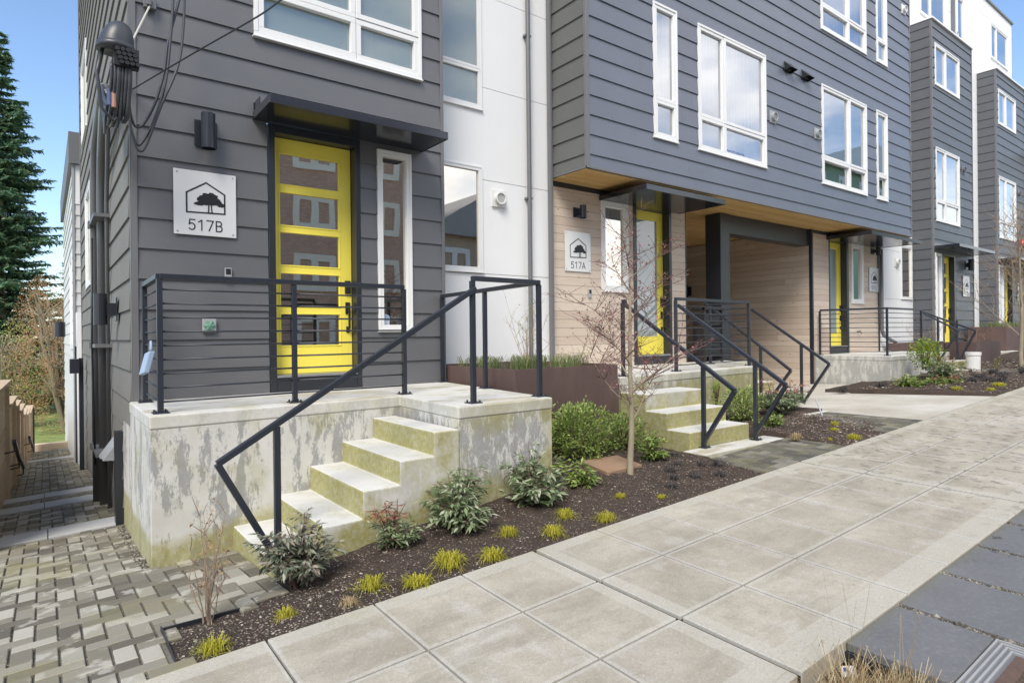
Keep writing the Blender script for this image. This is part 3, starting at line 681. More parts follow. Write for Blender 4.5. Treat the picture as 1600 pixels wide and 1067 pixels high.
for zz in (4.6,8,11.6):
    for x in range(51,73,4): window(hG,T,x,x+1.8,zz,zz+1.9,mull=[x+.9],glass='glass_pale',inside=None,fw=.25,proud=.1)

# ================================================================= wall-hung things
def text_mesh(name,s,size,x,y,z,mat,parent,rx=math.pi/2,sx=1.,ext=.001):
    c=bpy.data.curves.new(name,'FONT'); c.body=s; c.size=size; c.extrude=ext; c.align_x='CENTER'; c.align_y='BOTTOM'; c.space_character=1.08
    o=bpy.data.objects.new('tmp',c); col.objects.link(o); bpy.context.view_layer.update()
    me=bpy.data.meshes.new_from_object(o.evaluated_get(bpy.context.evaluated_depsgraph_get())); bpy.data.objects.remove(o)
    w=Vector(parent['_w']) if parent is not None else Vector((0,0,0))
    M=Matrix.Translation(Vector((x,y,z))-w)@Matrix.Rotation(rx,4,'X')@Matrix.Diagonal((sx,1,1,1))
    me.transform(M); me.materials.clear(); me.materials.append(MATS[mat])
    ob=bpy.data.objects.new(name,me); col.objects.link(ob); ob.parent=parent; return ob
bpy.data.objects.remove(to)
def arc(cx,cz,rx,rz,a0,a1,n): return [(cx+rx*math.cos(R(a0+(a1-a0)*i/n)),cz+rz*math.sin(R(a0+(a1-a0)*i/n))) for i in range(n+1)]
def stroke(mb,pts,w,y,closed=False,th=.002):
    n=len(pts)
    for i in range(n-1 if not closed else n):
        p=pts[i];q=pts[(i+1)%n]; dx=q[0]-p[0];dz=q[1]-p[1]; l=math.hypot(dx,dz) or 1; ex=dx/l*w*.42; ez=dz/l*w*.42; nx=-dz/l*w/2;nz=dx/l*w/2
        yy=y-.00003*i
        mb.add([(p[0]-ex+nx,yy,p[1]-ez+nz),(p[0]-ex-nx,yy,p[1]-ez-nz),(q[0]+ex-nx,yy,q[1]+ez-nz),(q[0]+ex+nx,yy,q[1]+ez+nz)],[(0,1,2,3)])
def digit_strokes(ch,x,z,h,w):
    P=lambda *a:[(x+u*w,z+v*h) for u,v in a]
    if ch=='5': return [P((.92,1),(.22,1),(.14,.56)),[(x+u*w,z+v*h) for u,v in arc(.48,.32,.44,.32,140,-145,12)]]
    if ch=='1': return [P((.15,.8),(.6,1),(.6,0))]
    if ch=='7': return [P((.05,1),(.95,1),(.35,0))]
    if ch=='B': return [P((.1,0),(.1,1)),P((.1,1),(.55,1))+[(x+u*w,z+v*h) for u,v in arc(.55,.77,.3,.23,90,-90,6)]+P((.1,.54)),P((.1,.54),(.6,.54))+[(x+u*w,z+v*h) for u,v in arc(.6,.27,.33,.27,90,-90,6)]+P((.1,0))]
    if ch=='A': return [P((0,0),(.5,1),(1,0)),P((.17,.33),(.83,.33))]
    if ch=='C': return [[(x+u*w,z+v*h) for u,v in arc(.52,.5,.48,.5,48,312,14)]]
    return []
def sign(x,y,z,text,label,sz=.545):
    o=thing('address_sign',(x,y,z),label,'sign','house number plaques beside the doors')
    h=sz/2*1.12; w=sz/2
    m=MB(); m.box(x-w,x+w,y-.006,y,z-h,z+h); m.build('plate','sign_white',o,bevel=.001,seg=1)
    for a in (-1,1):
        for b in (-1,1):
            m=MB(); cx,cz=x+a*w*.89,z+b*h*.91; m.add([(cx+.009*math.cos(k*math.pi/4),y-.0085,cz+.009*math.sin(k*math.pi/4)) for k in range(8)]+[(cx,y-.011,cz)],[(k,(k+1)%8,8) for k in range(8)])
            m.build('screw','galv',o)
    s=sz; m=MB(); yy=y-.0078
    stroke(m,[(x-.30*s,z-.17*s),(x-.30*s,z+.17*s),(x+.01*s,z+.37*s),(x+.31*s,z+.19*s),(x+.31*s,z-.15*s),(x-.30*s,z-.17*s)],.026*s,yy)
    m.build('house_outline','letter_dark',o)
    m=MB(); c=random.Random(5)
    def blob(cx,cz,rx,rz,yo,n=22,ru=.13):
        pts=[]
        for k in range(n):
            a=2*math.pi*k/n; q=1+ru*math.sin(k*2.4+cx*40)+c.uniform(-.05,.05); pts.append((x+(cx+rx*q*math.cos(a))*s,yy-yo,z+(cz+rz*q*math.sin(a))*s))
        m.add(pts+[(x+cx*s,yy-yo,z+cz*s)],[(k,(k+1)%n,n) for k in range(n)])
    for i,(a,b,e,f) in enumerate([(.06,.10,.15,.095),(-.07,.07,.07,.05),(.17,.05,.09,.055),(.25,-.0,.07,.035),(-.10,-.01,.09,.028),(.03,.02,.16,.04),(.09,.15,.07,.05)]): blob(a,b,e,f,.0004+i*.0002)
    m.build('tree_emblem','letter_dark',o)
    m=MB(); stroke(m,[(x+.045*s,z-.15*s),(x+.05*s,z-.0*s)],.022*s,yy-.0019); stroke(m,[(x+.10*s,z-.15*s),(x+.09*s,z-.01*s)],.02*s,yy-.002); stroke(m,[(x+.02*s,z-.155*s),(x+.14*s,z-.155*s)],.02*s,yy-.0022); m.build('emblem_trunk','letter_dark',o)
    m=MB(); cw_=.145*s; tot=len(text)*cw_; 
    for i,ch in enumerate(text):
        for st in digit_strokes(ch,x-tot/2+i*cw_+.012*s-(.0),z-.47*s,.175*s,cw_*.78): stroke(m,st,.02*s,yy)
    m.build('lettering','letter_dark',o)
    return o
sign(1.24,6.47,1.28,'517B','white square plaque reading 517B left of the nearest yellow door')
sign(6.58,6.97,1.265,'517A','white plaque reading 517A on the timber wall')
sign(16.94,6.97,1.30,'511C','white plaque reading 511C right of the carport')
sign(21.98,6.47,1.29,'511B','small white plaque reading 511B beside the first narrow townhouse door')
sign(27.35,6.47,1.29,'511A','farthest white plaque, seen behind the bare tree at the right edge')
def sconce(X,Y,z,label,H=.33,r=.062,direc='Y',rect=False,off=.12):
    o=thing('wall_lamp',(X,Y,z),label,'wall lamp','dark cylinder wall lamps on the facades')
    if direc=='Y': tr=lambda a,d,h:(X+a,Y-d,z+h)
    elif direc=='X': tr=lambda a,d,h:(X-d,Y+a,z+h)
    m=MB(); m.box(-.1 if not rect else -.05,.1 if not rect else .05,0,.012,-H*.38,H*.38,tr); m.build('back_plate','dark_metal',o,bevel=.002)
    m=MB(); m.box(-.035,.035,.012,off-r*.5,-H*.2,H*.2,tr); m.build('arm','dark_metal',o)
    m=MB(); m.tube([tr(0,off,-H/2),tr(0,off,H/2)],r,24,cap=False); m.tube([tr(0,off,H/2-.004),tr(0,off,H/2)],r*.97,24); m.tube([tr(0,off,-H/2+.03),tr(0,off,-H/2+.035)],r*.95,24); m.build('shade','dark_metal',o)
    return o
sconce(1.25,6.48,1.95,'dark cylinder wall lamp above the nearest house number plaque')
sconce(.60,7.6,.305,'dark cylinder wall lamp on the alley side wall',direc='X',H=.32,off=.14)
sconce(6.60,6.98,1.87,'short dark wall lamp above the 517A plaque on timber',H=.2,r=.05)
sconce(16.9,6.98,2.02,'short dark wall lamp above the 511C plaque, right of a slim window',H=.2,r=.055,off=.14)
sconce(22.05,6.48,1.93,'dark wall lamp under the narrow townhouse canopy, above the 511B plaque',H=.33,r=.075)
sconce(27.6,6.48,1.95,'farthest dark wall lamp, above the last plaque',H=.33,r=.075)
sconce(.30,15.4,.2,'small box lamp far down the alley wall',direc='X',H=.3,r=.09,off=.05)
o=sconce(13.76,10.3,1.1,'dark cylinder lamp inside the carport on the timber side wall',direc='X',H=.32)
# doorbells / outlets
def bell(x,y,z,label):
    o=thing('doorbell',(x,y,z),label,'doorbell'); m=MB(); m.box(x-.032,x+.032,y-.022,y,z-.065,z+.065); m.build('body','plastic_grey',o,bevel=.004)
    m=MB(); m.box(x-.022,x+.022,y-.025,y-.022,z-.0,z+.055); m.build('camera_window','letter_dark',o); return o
bell(1.435,6.48,.615,'grey video doorbell left of the nearest yellow door'); bell(6.83,6.98,.63,'small metal doorbell under the plaque on timber cladding')
o=thing('outlet_box',(1.26,6.48,.115),'grey weatherproof box with a green flower-shaped knob behind the railing','outlet box'); m=MB(); m.box(1.2,1.32,6.45,6.48,.05,.18); m.build('box','plastic_grey',o,bevel=.004)
m=MB(); N=40; m.add([(1.26+.045*(1+.2*math.cos(6*2*math.pi*k/N))*math.cos(2*math.pi*k/N),6.44,.115+.045*(1+.2*math.cos(6*2*math.pi*k/N))*math.sin(2*math.pi*k/N)) for k in range(N)]+[(1.26+.045*math.cos(2*math.pi*k/N),6.45,.115+.045*math.sin(2*math.pi*k/N)) for k in range(N)]+[(1.26,6.425,.115)],[(k,(k+1)%N,2*N) for k in range(N)]+[(k,k+N,(k+1)%N+N,(k+1)%N) for k in range(N)]); m.build('knob','green_decal',o)
# window sticker
o=thing('window_sticker',(3.12,6.50,.15),'small pale blue round-topped security sticker low in the slim window','sticker'); m=MB()
pts=[(3.12+.055*math.cos(R(a)),6.511,.20+.05*math.sin(R(a))) for a in range(0,181,20)]+[(3.07,6.511,.12),(3.12,6.511,.09),(3.17,6.511,.12)]; n=len(pts); m.add(pts+[(p[0],p[1]+.001,p[2]) for p in pts],[tuple(range(n)),tuple(range(2*n-1,n-1,-1))]+[(i,(i+1)%n,n+(i+1)%n,n+i) for i in range(n)]); m.build('decal','pale_blue',o)
text_mesh('decal_lettering','ring',.052,3.12,6.5095,.135,'sign_white',o)
o=thing('window_notice',(10.0,6.22,3.1),'blue lettering reading OCCUPIED low in the curtained window','sign'); text_mesh('lettering','OCCUPIED',.135,9.70,6.232,3.045,'blue_letter',o,sx=.80)
# alarm bell
o=thing('alarm_bell',(27.5,6.46,3.0),'red round fire alarm bell above the farthest door','alarm'); m=MB(); m.tube([(27.5,6.46,3.0),(27.5,6.40,3.0),(27.5,6.33,3.0),(27.5,6.31,3.0)],[.14,.15,.11,.05],20); m.build('gong','red_paint',o,smooth=True); m=MB(); m.box(27.44,27.52,6.42,6.48,2.72,2.9); m.build('bracket','dark_metal',o)
# potted plant inside slim window
# ================================================================= concrete stoops
def stoop(name,loc,label): return thing(name,loc,label,'stoop')
sB=stoop('front_stoop',(2,5.5,-1.6),'large moss-stained concrete stoop with five side steps at the nearest yellow door')
DZ=-.567
poly=[(.60,5.16),(2.66,5.27),(2.60,4.15),(3.62,4.18),(3.88,6.5),(3.9,6.49),(.60,6.49)]
m=MB(); m.prism([(.60,5.16),(2.66,5.26),(2.60,4.14),(3.62,4.18),(3.88,6.48),(.60,6.48)],DZ-.10,DZ); m.build('deck_slab','concrete_deck',sB,bevel=.012)
m=MB(); m.prism([(.606,5.166),(2.664,5.266),(2.606,4.146),(3.614,4.186),(3.874,6.47),(.606,6.47)],-1.95,DZ-.1005); m.build('plinth_wall','concrete_plinth',sB,bevel=.006)
tr=[(1.17,-1.483),(1.50,-1.297),(1.79,-1.10),(2.08,-.925),(2.37,-.742)]
m=MB(); xs=[a for a,_ in tr]+[2.63]
for i,(x,z) in enumerate(tr):
    y0=4.13
    m.box(x,2.62 if i==len(tr)-1 else xs[i+1]+.02,y0+.0005*i,5.27,-2.0 if i==0 else -2.0,z)
# single clean stair profile
m=MB(); prof=[(1.17,-2.0)]
for i,(x,z) in enumerate(tr): prof+= [(x,prof[-1][1] if i else -2.0),(x,z)] if i else [(x,z)]
prof+=[(2.603,tr[-1][1]),(2.603,-2.0)]
n=len(prof); vs=[(x,4.13,z) for x,z in prof]+[(x,5.24,z) for x,z in prof]; m.add(vs,[tuple(range(n)),tuple(range(2*n-1,n-1,-1))]+[(i,n+i,n+(i+1)%n,(i+1)%n) for i in range(n)])
m.build('steps','concrete_steps',sB,bevel=.012)
# stoop A
sA=stoop('front_stoop',(7,5.8,-1.3),'concrete stoop with three mossy steps facing the sidewalk at the 517A door'); DA=-.537
m=MB(); m.prism([(5.55,5.17),(8.78,5.36),(9.25,5.60),(9.25,6.4),(10.3,6.4),(10.3,6.98),(5.52,6.98)],DA-.10,DA); m.build('deck_slab','concrete_deck',sA,bevel=.012)
m=MB(); m.prism([(5.556,5.176),(8.77,5.366),(9.244,5.606),(9.244,6.41),(10.29,6.41),(10.29,6.97),(5.526,6.97)],-1.6,DA-.1005); m.build('plinth_wall','concrete_plinth',sA,bevel=.006)
def stairs(x0,x1,ys,zs,yb,zb,house,mat='concrete_steps'):
    m=MB(); prof=[(ys[0],zb)]
    for i,(y,z) in enumerate(zip(ys,zs)):
        if i: prof.append((y,zs[i-1]))
        prof.append((y,z))
    prof+=[(yb,zs[-1]),(yb,zb)]; n=len(prof)
    m.add([(x0,y,z) for y,z in prof]+[(x1,y,z) for y,z in prof],[tuple(range(n-1,-1,-1)),tuple(range(n,2*n))]+[(i,(i+1)%n,n+(i+1)%n,n+i) for i in range(n)])
    return m.build('steps',mat,house,bevel=.012)
stairs(5.55,6.68,[4.15,4.46,4.77],[-1.085,-.905,-.715],5.17,-1.6,sA)
stairs(9.32,10.2,[5.55,5.85,6.12],[-1.04,-.87,-.70],6.395,-1.6,sA)
m=MB(); m.prism([(5.42,3.86),(6.98,3.86),(6.98,4.145),(5.42,4.145)],-1.5,-1.262); m.build('base_slab','concrete_deck',sA,bevel=.01)
# stoop C
sC=stoop('front_stoop',(15.5,6,-1),'grey concrete stoop right of the carport, at the 511C door')
m=MB(); m.prism([(13.95,5.42),(16.6,5.46),(17.5,5.5),(17.5,6.98),(13.88,6.98)],DA-.1,DA); m.build('deck_slab','concrete_grey',sC,bevel=.012)
m=MB(); m.prism([(13.956,5.426),(16.6,5.466),(17.49,5.506),(17.49,6.97),(13.886,6.97)],-1.5,DA-.1005); m.build('plinth_wall','concrete_grey',sC,bevel=.006)
stairs(16.3,17.45,[4.8,5.1],[-.90,-.72],5.45,-1.4,sC)
sD=stoop('front_stoop',(23.3,5.8,-.8),'low pale concrete stoop in front of the narrow townhouses'); m=MB(); m.prism([(18.7,5.3),(24.9,5.3),(24.9,6.44),(18.7,6.44)],-1.2,-.62); m.build('deck_slab','concrete_deck',sD,bevel=.012)
m=MB(); m.prism([(21.2,4.95),(22.6,4.95),(22.6,5.29),(21.2,5.29)],-1.2,-.74); m.build('steps','concrete_steps',sD,bevel=.012)
# ================================================================= railings
def railing(label,runs,handrails,plates=True,loc=(0,0,0)):
    o=thing('railing',loc,label,'railing','black steel stoop railings')
    for (pts,ztop,z0,bars,posts) in runs:
        t=MB()
        for p,q in zip(pts,pts[1:]):
            t.bar((p[0],p[1],ztop-.02),(q[0],q[1],ztop-.02),.05,.04)
        t.build('top_rail','rail_metal',o,bevel=.003)
        for (x,y) in posts:
            k=MB(); k.box(x-.02,x+.02,y-.02,y+.02,z0,ztop-.041); k.build('post','rail_metal',o,bevel=.003)
            if plates:
                k=MB(); k.box(x-.055,x+.055,y-.055,y+.055,z0,z0+.01)
                for a in (-1,1):
                    for b in (-1,1): k.tube([(x+a*.038,y+b*.038,z0+.01),(x+a*.038,y+b*.038,z0+.026)],.008,8)
                k.build('base_plate','rail_metal',o)
        if bars:
            for i in range(9):
                z=z0+.085+i*(ztop-z0-.14)/8.6; b=MB()
                for p,q in zip(pts,pts[1:]): b.tube([(p[0],p[1],z),(q[0],q[1],z)],.0075,8)
                b.build('bar','rail_metal',o,smooth=True)
    for hr in handrails:
        (top,tip,foot,postp,zfoot)=hr; h=MB(); h.bar(top,tip,.045,.04); h.bar(tip,foot,.045,.04); h.build('handrail','rail_metal',o,bevel=.003)
        k=MB(); k.box(postp[0]-.02,postp[0]+.02,postp[1]-.02,postp[1]+.02,zfoot,postp[2]); k.box(postp[0]-.055,postp[0]+.055,postp[1]-.055,postp[1]+.055,zfoot-.002,zfoot+.01)
        for a in (-1,1):
            for b in (-1,1): k.tube([(postp[0]+a*.038,postp[1]+b*.038,zfoot+.01),(postp[0]+a*.038,postp[1]+b*.038,zfoot+.026)],.008,8)
        k.build('handrail_post','rail_metal',o,bevel=.002)
    return o
ZT=.49
railing('black barred railing along the left edge of the nearest stoop',
 [([(.71,6.33),(.695,5.325),(1.72,5.38),(2.78,5.40)],ZT,DZ,True,[(.71,6.33),(.695,5.325),(1.72,5.38),(2.78,5.40)])],[],loc=(1.7,5.4,DZ))
railing('black open railing round the nearest stoop landing, with a chevron stair rail',
 [([(2.84,4.284),(3.59,4.326),(3.715,5.37),(3.84,6.46)],ZT,DZ,False,[(2.84,4.284),(3.59,4.326),(3.715,5.37),(3.84,6.46)])],
 [((2.86,4.27,.385),(.865,4.245,-.80),(1.20,4.25,-1.44),(1.235,4.25,-.60),-1.483)],loc=(3.3,4.5,DZ))
zA=DA
railing('black stair rail with chevron end on the left of the 517A steps',
 [([(5.75,5.29),(5.75,5.24)],.42,zA,False,[(5.75,5.29)])],[((5.75,5.27,.37),(5.75,3.73,-.61),(5.75,4.13,-1.22),(5.75,4.12,-.38),-1.262)],loc=(5.75,5.2,zA))
railing('black barred railing along the 517A deck with its right-hand chevron rail',
 [([(6.98,5.44),(8.95,5.55),(9.0,6.3)],ZT-.0,zA,True,[(6.98,5.44),(8.95,5.55),(9.0,6.3)])],[((6.62,5.12,.36),(6.62,3.65,-.60),(6.62,4.05,-1.22),(6.62,4.03,-.36),-1.262)],loc=(8,5.5,zA))
railing('pair of black chevron stair rails between the deck and the carport column',
 [],[((9.3,6.62,.53),(9.3,5.05,-.61),(9.3,5.50,-1.22),(9.3,5.56,-.24),-1.25),((10.25,6.3,.41),(10.25,4.91,-.54),(10.25,5.36,-1.22),(10.25,5.38,-.22),-1.26)],loc=(9.8,5.8,zA))
railing('black barred railing on the grey stoop right of the carport',
 [([(15.3,7.0),(14.22,5.6),(16.2,5.65)],ZT,DA,True,[(14.22,5.6),(16.2,5.65)]),([(13.98,6.9),(14.22,5.6)],ZT,DA,True,[(13.98,6.9)])][1:]+[([(14.22,5.6),(16.2,5.65)],ZT,DA,True,[(14.22,5.6),(16.2,5.65)])],
 [],loc=(15,5.6,DA))
railing('pair of small black chevron stair rails beside the planter, right of the far barred railing',
 [],[((16.2,5.6,.38),(16.35,4.97,-.02),(16.3,5.35,-.75),(16.3,5.35,.28),-.9),((17.3,6.0,.44),(17.35,4.93,-.03),(17.35,5.25,-.72),(17.35,5.3,.22),-.9)],loc=(16.8,5.4,DA))
# realtor lock box hanging on rail
o=thing('key_lockbox',(.70,5.6,-.1),'pale blue key lockbox hanging from the nearest railing','lockbox')
m=MB(); m.box(-.05,.05,-.022,.022,-.10,.075,lambda a,b,c:(.655+b+a*.25+c*.25,5.70-a*.85,-.185+c+a*.2)); m.build('body','pale_blue',o,bevel=.008)
m=MB(); pts=[]
for k in range(13):
    a=math.pi*k/12; pts.append((.68+.0*k,5.70+.032*math.cos(a),-.10+.075*math.sin(a)))
m.tube(pts,.009,8); m.build('shackle','pale_blue',o,smooth=True)
# ================================================================= planters
def planter(x0,x1,y0,y1,z1,label,gl='twiggy grass'):
    o=thing('planter',((x0+x1)/2,y0,-1.3),label,'planter','rust-brown steel planters along the facades')
    m=MB(); t=.012; zb=min(G(x0,y0),G(x1,y0))-.15
    m.box(x0,x1,y0,y0+t,zb,z1); m.box(x0,x0+t,y0+t,y1,zb,z1); m.box(x1-t,x1,y0+t,y1,zb,z1); m.box(x0,x1,y1,y1+t,zb,z1-.005)
    xx=x0+1.2
    m.build('panel','corten',o,bevel=.002,seg=1)
    m=MB(); m.box(x0+t,x1-t,y0+t,y1,z1-.35,z1-.04); m.build('soil_fill','soil_mulch',o)
    return o
planter(3.93,5.49,5.14,6.9,-.37,'rust-brown steel planter of grass between the two nearest stoops')
planter(17.52,18.9,5.65,6.9,-.33,'low rust-brown planter behind the far barred railing')
planter(17.62,19.45,5.0,5.62,-.30,'rust-brown planter beside the small chevron rails')
planter(21.7,24.9,5.45,6.35,.07,'wide rust-brown planter at the far right beneath the farthest townhouse')
def blades(m,cx,cy,z,r,n,h,spread,rr,w=.005,droop=.5,base=None):
    for i in range(n):
        a=rr.uniform(0,2*math.pi); q=r*math.sqrt(rr.random()); x=cx+q*math.cos(a); y=cy+q*math.sin(a); zz=base(x,y) if base else z
        b=rr.uniform(0,2*math.pi); s=spread*rr.uniform(.2,1); hh=h*rr.uniform(.6,1.15); dx,dy=math.cos(b)*s,math.sin(b)*s; px,py=-math.sin(b)*w,math.cos(b)*w
        P=[(x,y,zz),(x+dx*.25,y+dy*.25,zz+hh*.55),(x+dx*.65,y+dy*.65,zz+hh*(1-.15*droop)),(x+dx,y+dy,zz+hh*(1-droop))]
        vs=[]
        for j,p in enumerate(P[:3]): k=1-.25*j; vs+=[(p[0]-px*k,p[1]-py*k,p[2]),(p[0]+px*k,p[1]+py*k,p[2])]
        vs.append(P[3]); m.add(vs,[(0,1,3,2),(2,3,5,4),(4,5,6)])
rg=random.Random(9)
m=MB()
for i in range(40):
    x=rg.uniform(3.97,5.45); blades(m,x,rg.uniform(5.2,6.6),-.42,.06,26,.17,.13,rg,.0035,.5)
struct(tag(m.build('planter_grass','blade_green'),'thin green grass filling the nearest rust-brown planter','grass'),'stuff')
m=MB()
for i in range(26): blades(m,rg.uniform(21.8,24.8),rg.uniform(5.5,6.2),.02,.08,22,.2,.15,rg,.006,.4)
struct(tag(m.build('planter_grass','blade_green'),'green grass in the farthest planter','grass'),'stuff')
# twiggy shrubs in planters
def twig_shrub(name,x,y,z,n,h,sp,label,mat='twig_pale',budmat=None,group=None,r0=.004,seed=1,cat='shrub'):
    r=random.Random(seed); o=thing(name,(x,y,z),label,cat,group); m=MB(); b=MB()
    for i in range(n):
        a=r.uniform(0,2*math.pi); s=sp*r.uniform(.2,1); hh=h*r.uniform(.45,1); p=Vector((x+r.uniform(-.03,.03),y+r.uniform(-.03,.03),z-.02)); d=Vector((math.cos(a)*s,math.sin(a)*s,hh))/5; pts=[p.copy()]
        for k in range(5):
            p=p+d+Vector((r.uniform(-.02,.02),r.uniform(-.02,.02),0))*h; pts.append(p.copy())
            if k>0 and r.random()<.9:
                dd=Vector((r.uniform(-1,1),r.uniform(-1,1),r.uniform(.5,1.4))).normalized()*h*r.uniform(.12,.3); q=p+dd
                m.tube([p,p+dd*.5+Vector((r.uniform(-.01,.01),0,.01)),q],[r0*.55,r0*.45,r0*.2],4,False)
                if budmat:
                    for e in (.4,.7,1.):
                        c=p+dd*e; l=.014; v=[c+Vector((r.uniform(-l,l),r.uniform(-l,l),r.uniform(-l,l))) for _ in range(3)]; b.add(v,[(0,1,2)])
        m.tube(pts,[r0*(1-.14*k) for k in range(6)],5,False)
    m.build('stems',mat,o)
    if budmat: struct(b.build('buds',budmat,o),'stuff')
    return o
twig_shrub('bare_shrub',4.55,5.7,-.42,14,.85,.35,'leafless shrub with tall reddish twigs in the nearest planter',budmat='leaf_bright',seed=3)
twig_shrub('bare_shrub',5.25,5.6,-.42,7,.45,.35,'low leafless twigs at the right end of the nearest planter',budmat='leaf_bright',seed=4)
twig_shrub('bare_shrub',18.2,6.2,-.38,22,.6,.6,'tan leafless bush in the planter behind the far barred railing',budmat='leaf_brown',seed=5)
twig_shrub('bare_shrub',18.6,5.3,-.34,18,.4,.5,'tan dry bush in the planter beside the small chevron rails',budmat='leaf_brown',seed=6)
twig_shrub('bare_shrub',.70,3.70,-1.54,13,.62,.14,'thin leafless upright twigs at the paver corner',mat='twig_pale',seed=8,budmat='leaf_brown')
# ================================================================= leafy shrubs
def leaf(m,p,d,nrm,l,w):
    s=d.cross(nrm).normalized()*w/2
    m.add([p,p+d*l*.45+s+nrm*l*.04,p+d*l,p+d*l*.45-s+nrm*l*.04],[(0,1,2,3)])
def nandina(x,y,z,h,r,n,label,leafm='leaf_nandina',topm=None,seed=1,ll=.05,group='nandina shrubs in the beds',dens=1.,topfrac=.72):
    n=int(n*.6); ll*=1.3; h*=1.1
    q=random.Random(seed); o=thing('shrub',(x,y,z),label,'shrub',group); st=MB(); lf=MB(); tp=MB()
    for i in range(n):
        a=q.uniform(0,2*math.pi); rr=r*math.sqrt(q.random())*.95; hh=h*(1-.45*(rr/r)**2)*q.uniform(.35,1.08); p0=Vector((x+q.uniform(-.05,.05),y+q.uniform(-.05,.05),z-.02)); p1=Vector((x+math.cos(a)*rr,y+math.sin(a)*rr,z+hh))
        mid=(p0+p1)/2+Vector((0,0,h*.12)); st.tube([p0,mid,p1],[.005,.004,.002],4,False)
        for k in range(int(9*dens)):
            t=q.uniform(.25,1); c=p0.lerp(mid,t*2) if t<.5 else mid.lerp(p1,t*2-1)
            b=q.uniform(0,2*math.pi); out=Vector((math.cos(b),math.sin(b),q.uniform(-.15,.45))).normalized(); fl=q.uniform(.06,.13)*(r/.3)**.5; e=c+out*fl; st.tube([c,e],[.0018,.001],3,False)
            M=tp if (topm and c.z>z+h*topfrac) else lf
            for s in range(6):
                dd=(out+Vector((q.uniform(-.9,.9),q.uniform(-.9,.9),q.uniform(-.9,.25)))).normalized(); nr=Vector((q.uniform(-.4,.4),q.uniform(-.4,.4),1)).normalized(); u=c.lerp(e,.35+.65*s/5)
                leaf(M,u,dd,nr,ll*q.uniform(.7,1.25)*(.75 if M is tp else 1),ll*.36*(.75 if M is tp else 1))
    if topm and len(tp.v)<300: lf.add(tp.v,tp.f); tp.v=[]
    st.build('stems','twig_brown',o); lf.build('foliage',leafm,o)
    if topm and tp.v: tp.build('new_growth',topm,o)
    return o
nandina(1.24,3.84,-1.54,.43,.22,56,'dusty grey-green shrub at the foot of the nearest steps',leafm='leaf_grey',topm='leaf_red',seed=1,ll=.048,topfrac=.80)
nandina(1.90,3.90,-1.50,.42,.17,24,'small red-tipped shrub in front of the nearest steps',leafm='leaf_nandina',topm='leaf_red',seed=2,ll=.040,topfrac=.45)
nandina(2.42,3.86,-1.46,.50,.24,50,'dark green drooping shrub left of the landing corner',topm='leaf_red',seed=3,ll=.055,topfrac=.78)
nandina(3.12,3.88,-1.42,.48,.25,36,'grey-topped green shrub against the landing front',topm='leaf_grey',seed=4,ll=.058,topfrac=.72)
def bush(x,y,z,rx,ry,rz,n,label,mat,seed=1,ll=.03,group=None,stem=True):
    q=random.Random(seed); o=thing('shrub',(x,y,z),label,'shrub',group); lf=MB(); st=MB(); off=Vector((q.uniform(0,50),)*3)
    for i in range(n):
        while True:
            v=Vector((q.uniform(-1,1),q.uniform(-1,1),q.uniform(-1,1)))
            if v.length<=1: break
        v=v.normalized()*(q.random()**.35)
        k=1+.42*noise.noise(v*2.2+off)+.15*noise.noise(v*6+off)
        if noise.noise(v*4+off*2)<-.28: continue
        p=Vector((x+v.x*rx*k,y+v.y*ry*k,z+rz*.85+v.z*rz*k*.95))
        if p.z<z+.01: continue
        d=(v+Vector((q.uniform(-.8,.8),q.uniform(-.8,.8),q.uniform(-.3,.9)))).normalized(); nr=Vector((q.uniform(-.6,.6),q.uniform(-.6,.6),1)).normalized(); leaf(lf,p,d,nr,ll*q.uniform(.7,1.3),ll*.5)
    for i in range(14):
        a=q.uniform(0,6.28); s=q.uniform(.2,.75); st.tube([(x,y,z-.02),(x+math.cos(a)*rx*s*.5,y+math.sin(a)*ry*s*.5,z+rz*.8),(x+math.cos(a)*rx*s,y+math.sin(a)*ry*s,z+rz*1.5)],[.007,.005,.002],4,False)
    st.build('stems','twig_brown',o); lf.build('foliage',mat,o); return o
bush(4.50,4.80,-1.34,.42,.34,.34,5200,'big rounded light green bush beneath the rust-brown planter','leaf_green',seed=1,ll=.04)
bush(5.15,4.75,-1.33,.26,.25,.24,1900,'smaller green bush between the big round bush and the 517A steps','leaf_green',seed=2,ll=.04)
nandina(4.92,4.14,-1.33,.30,.15,24,'small light green shrub just right of the bare sapling trunk',leafm='leaf_green',seed=12,ll=.045)
nandina(3.75,3.97,-1.38,.24,.14,16,'small pale green shrub left of the brown cover',leafm='leaf_green',seed=13,ll=.05)
nandina(3.70,4.35,-1.38,.34,.20,16,'sparse shrub hugging the right corner of the nearest landing',leafm='leaf_green',topm='leaf_red',seed=14,ll=.045,topfrac=.7)
bush(7.45,4.72,-1.20,.26,.24,.25,1900,'round green bush right of the 517A steps','leaf_green',seed=5,ll=.04)
nandina(8.10,4.62,-1.20,.50,.34,52,'dark green shrub with red tips behind the right-hand chevron rail',topm='leaf_red',seed=6,ll=.05,topfrac=.6)
nandina(8.75,4.75,-1.19,.50,.28,40,'red-topped green shrub nearest the driveway',topm='leaf_red',seed=7,ll=.05,topfrac=.55)
nandina(7.35,4.28,-1.24,.22,.2,16,'low yellow-green sprig at the foot of the right-hand chevron rail',leafm='leaf_green',seed=16,ll=.045)
bush(7.05,4.85,-1.0,.07,.07,.20,300,'slim upright bright green conifer sprig against the 517A plinth','leaf_bright',seed=8,ll=.035)
bush(14.55,5.0,-.82,.30,.30,.34,1500,'bright yellow-green shrub above the far bed','leaf_bright',seed=9,ll=.055)
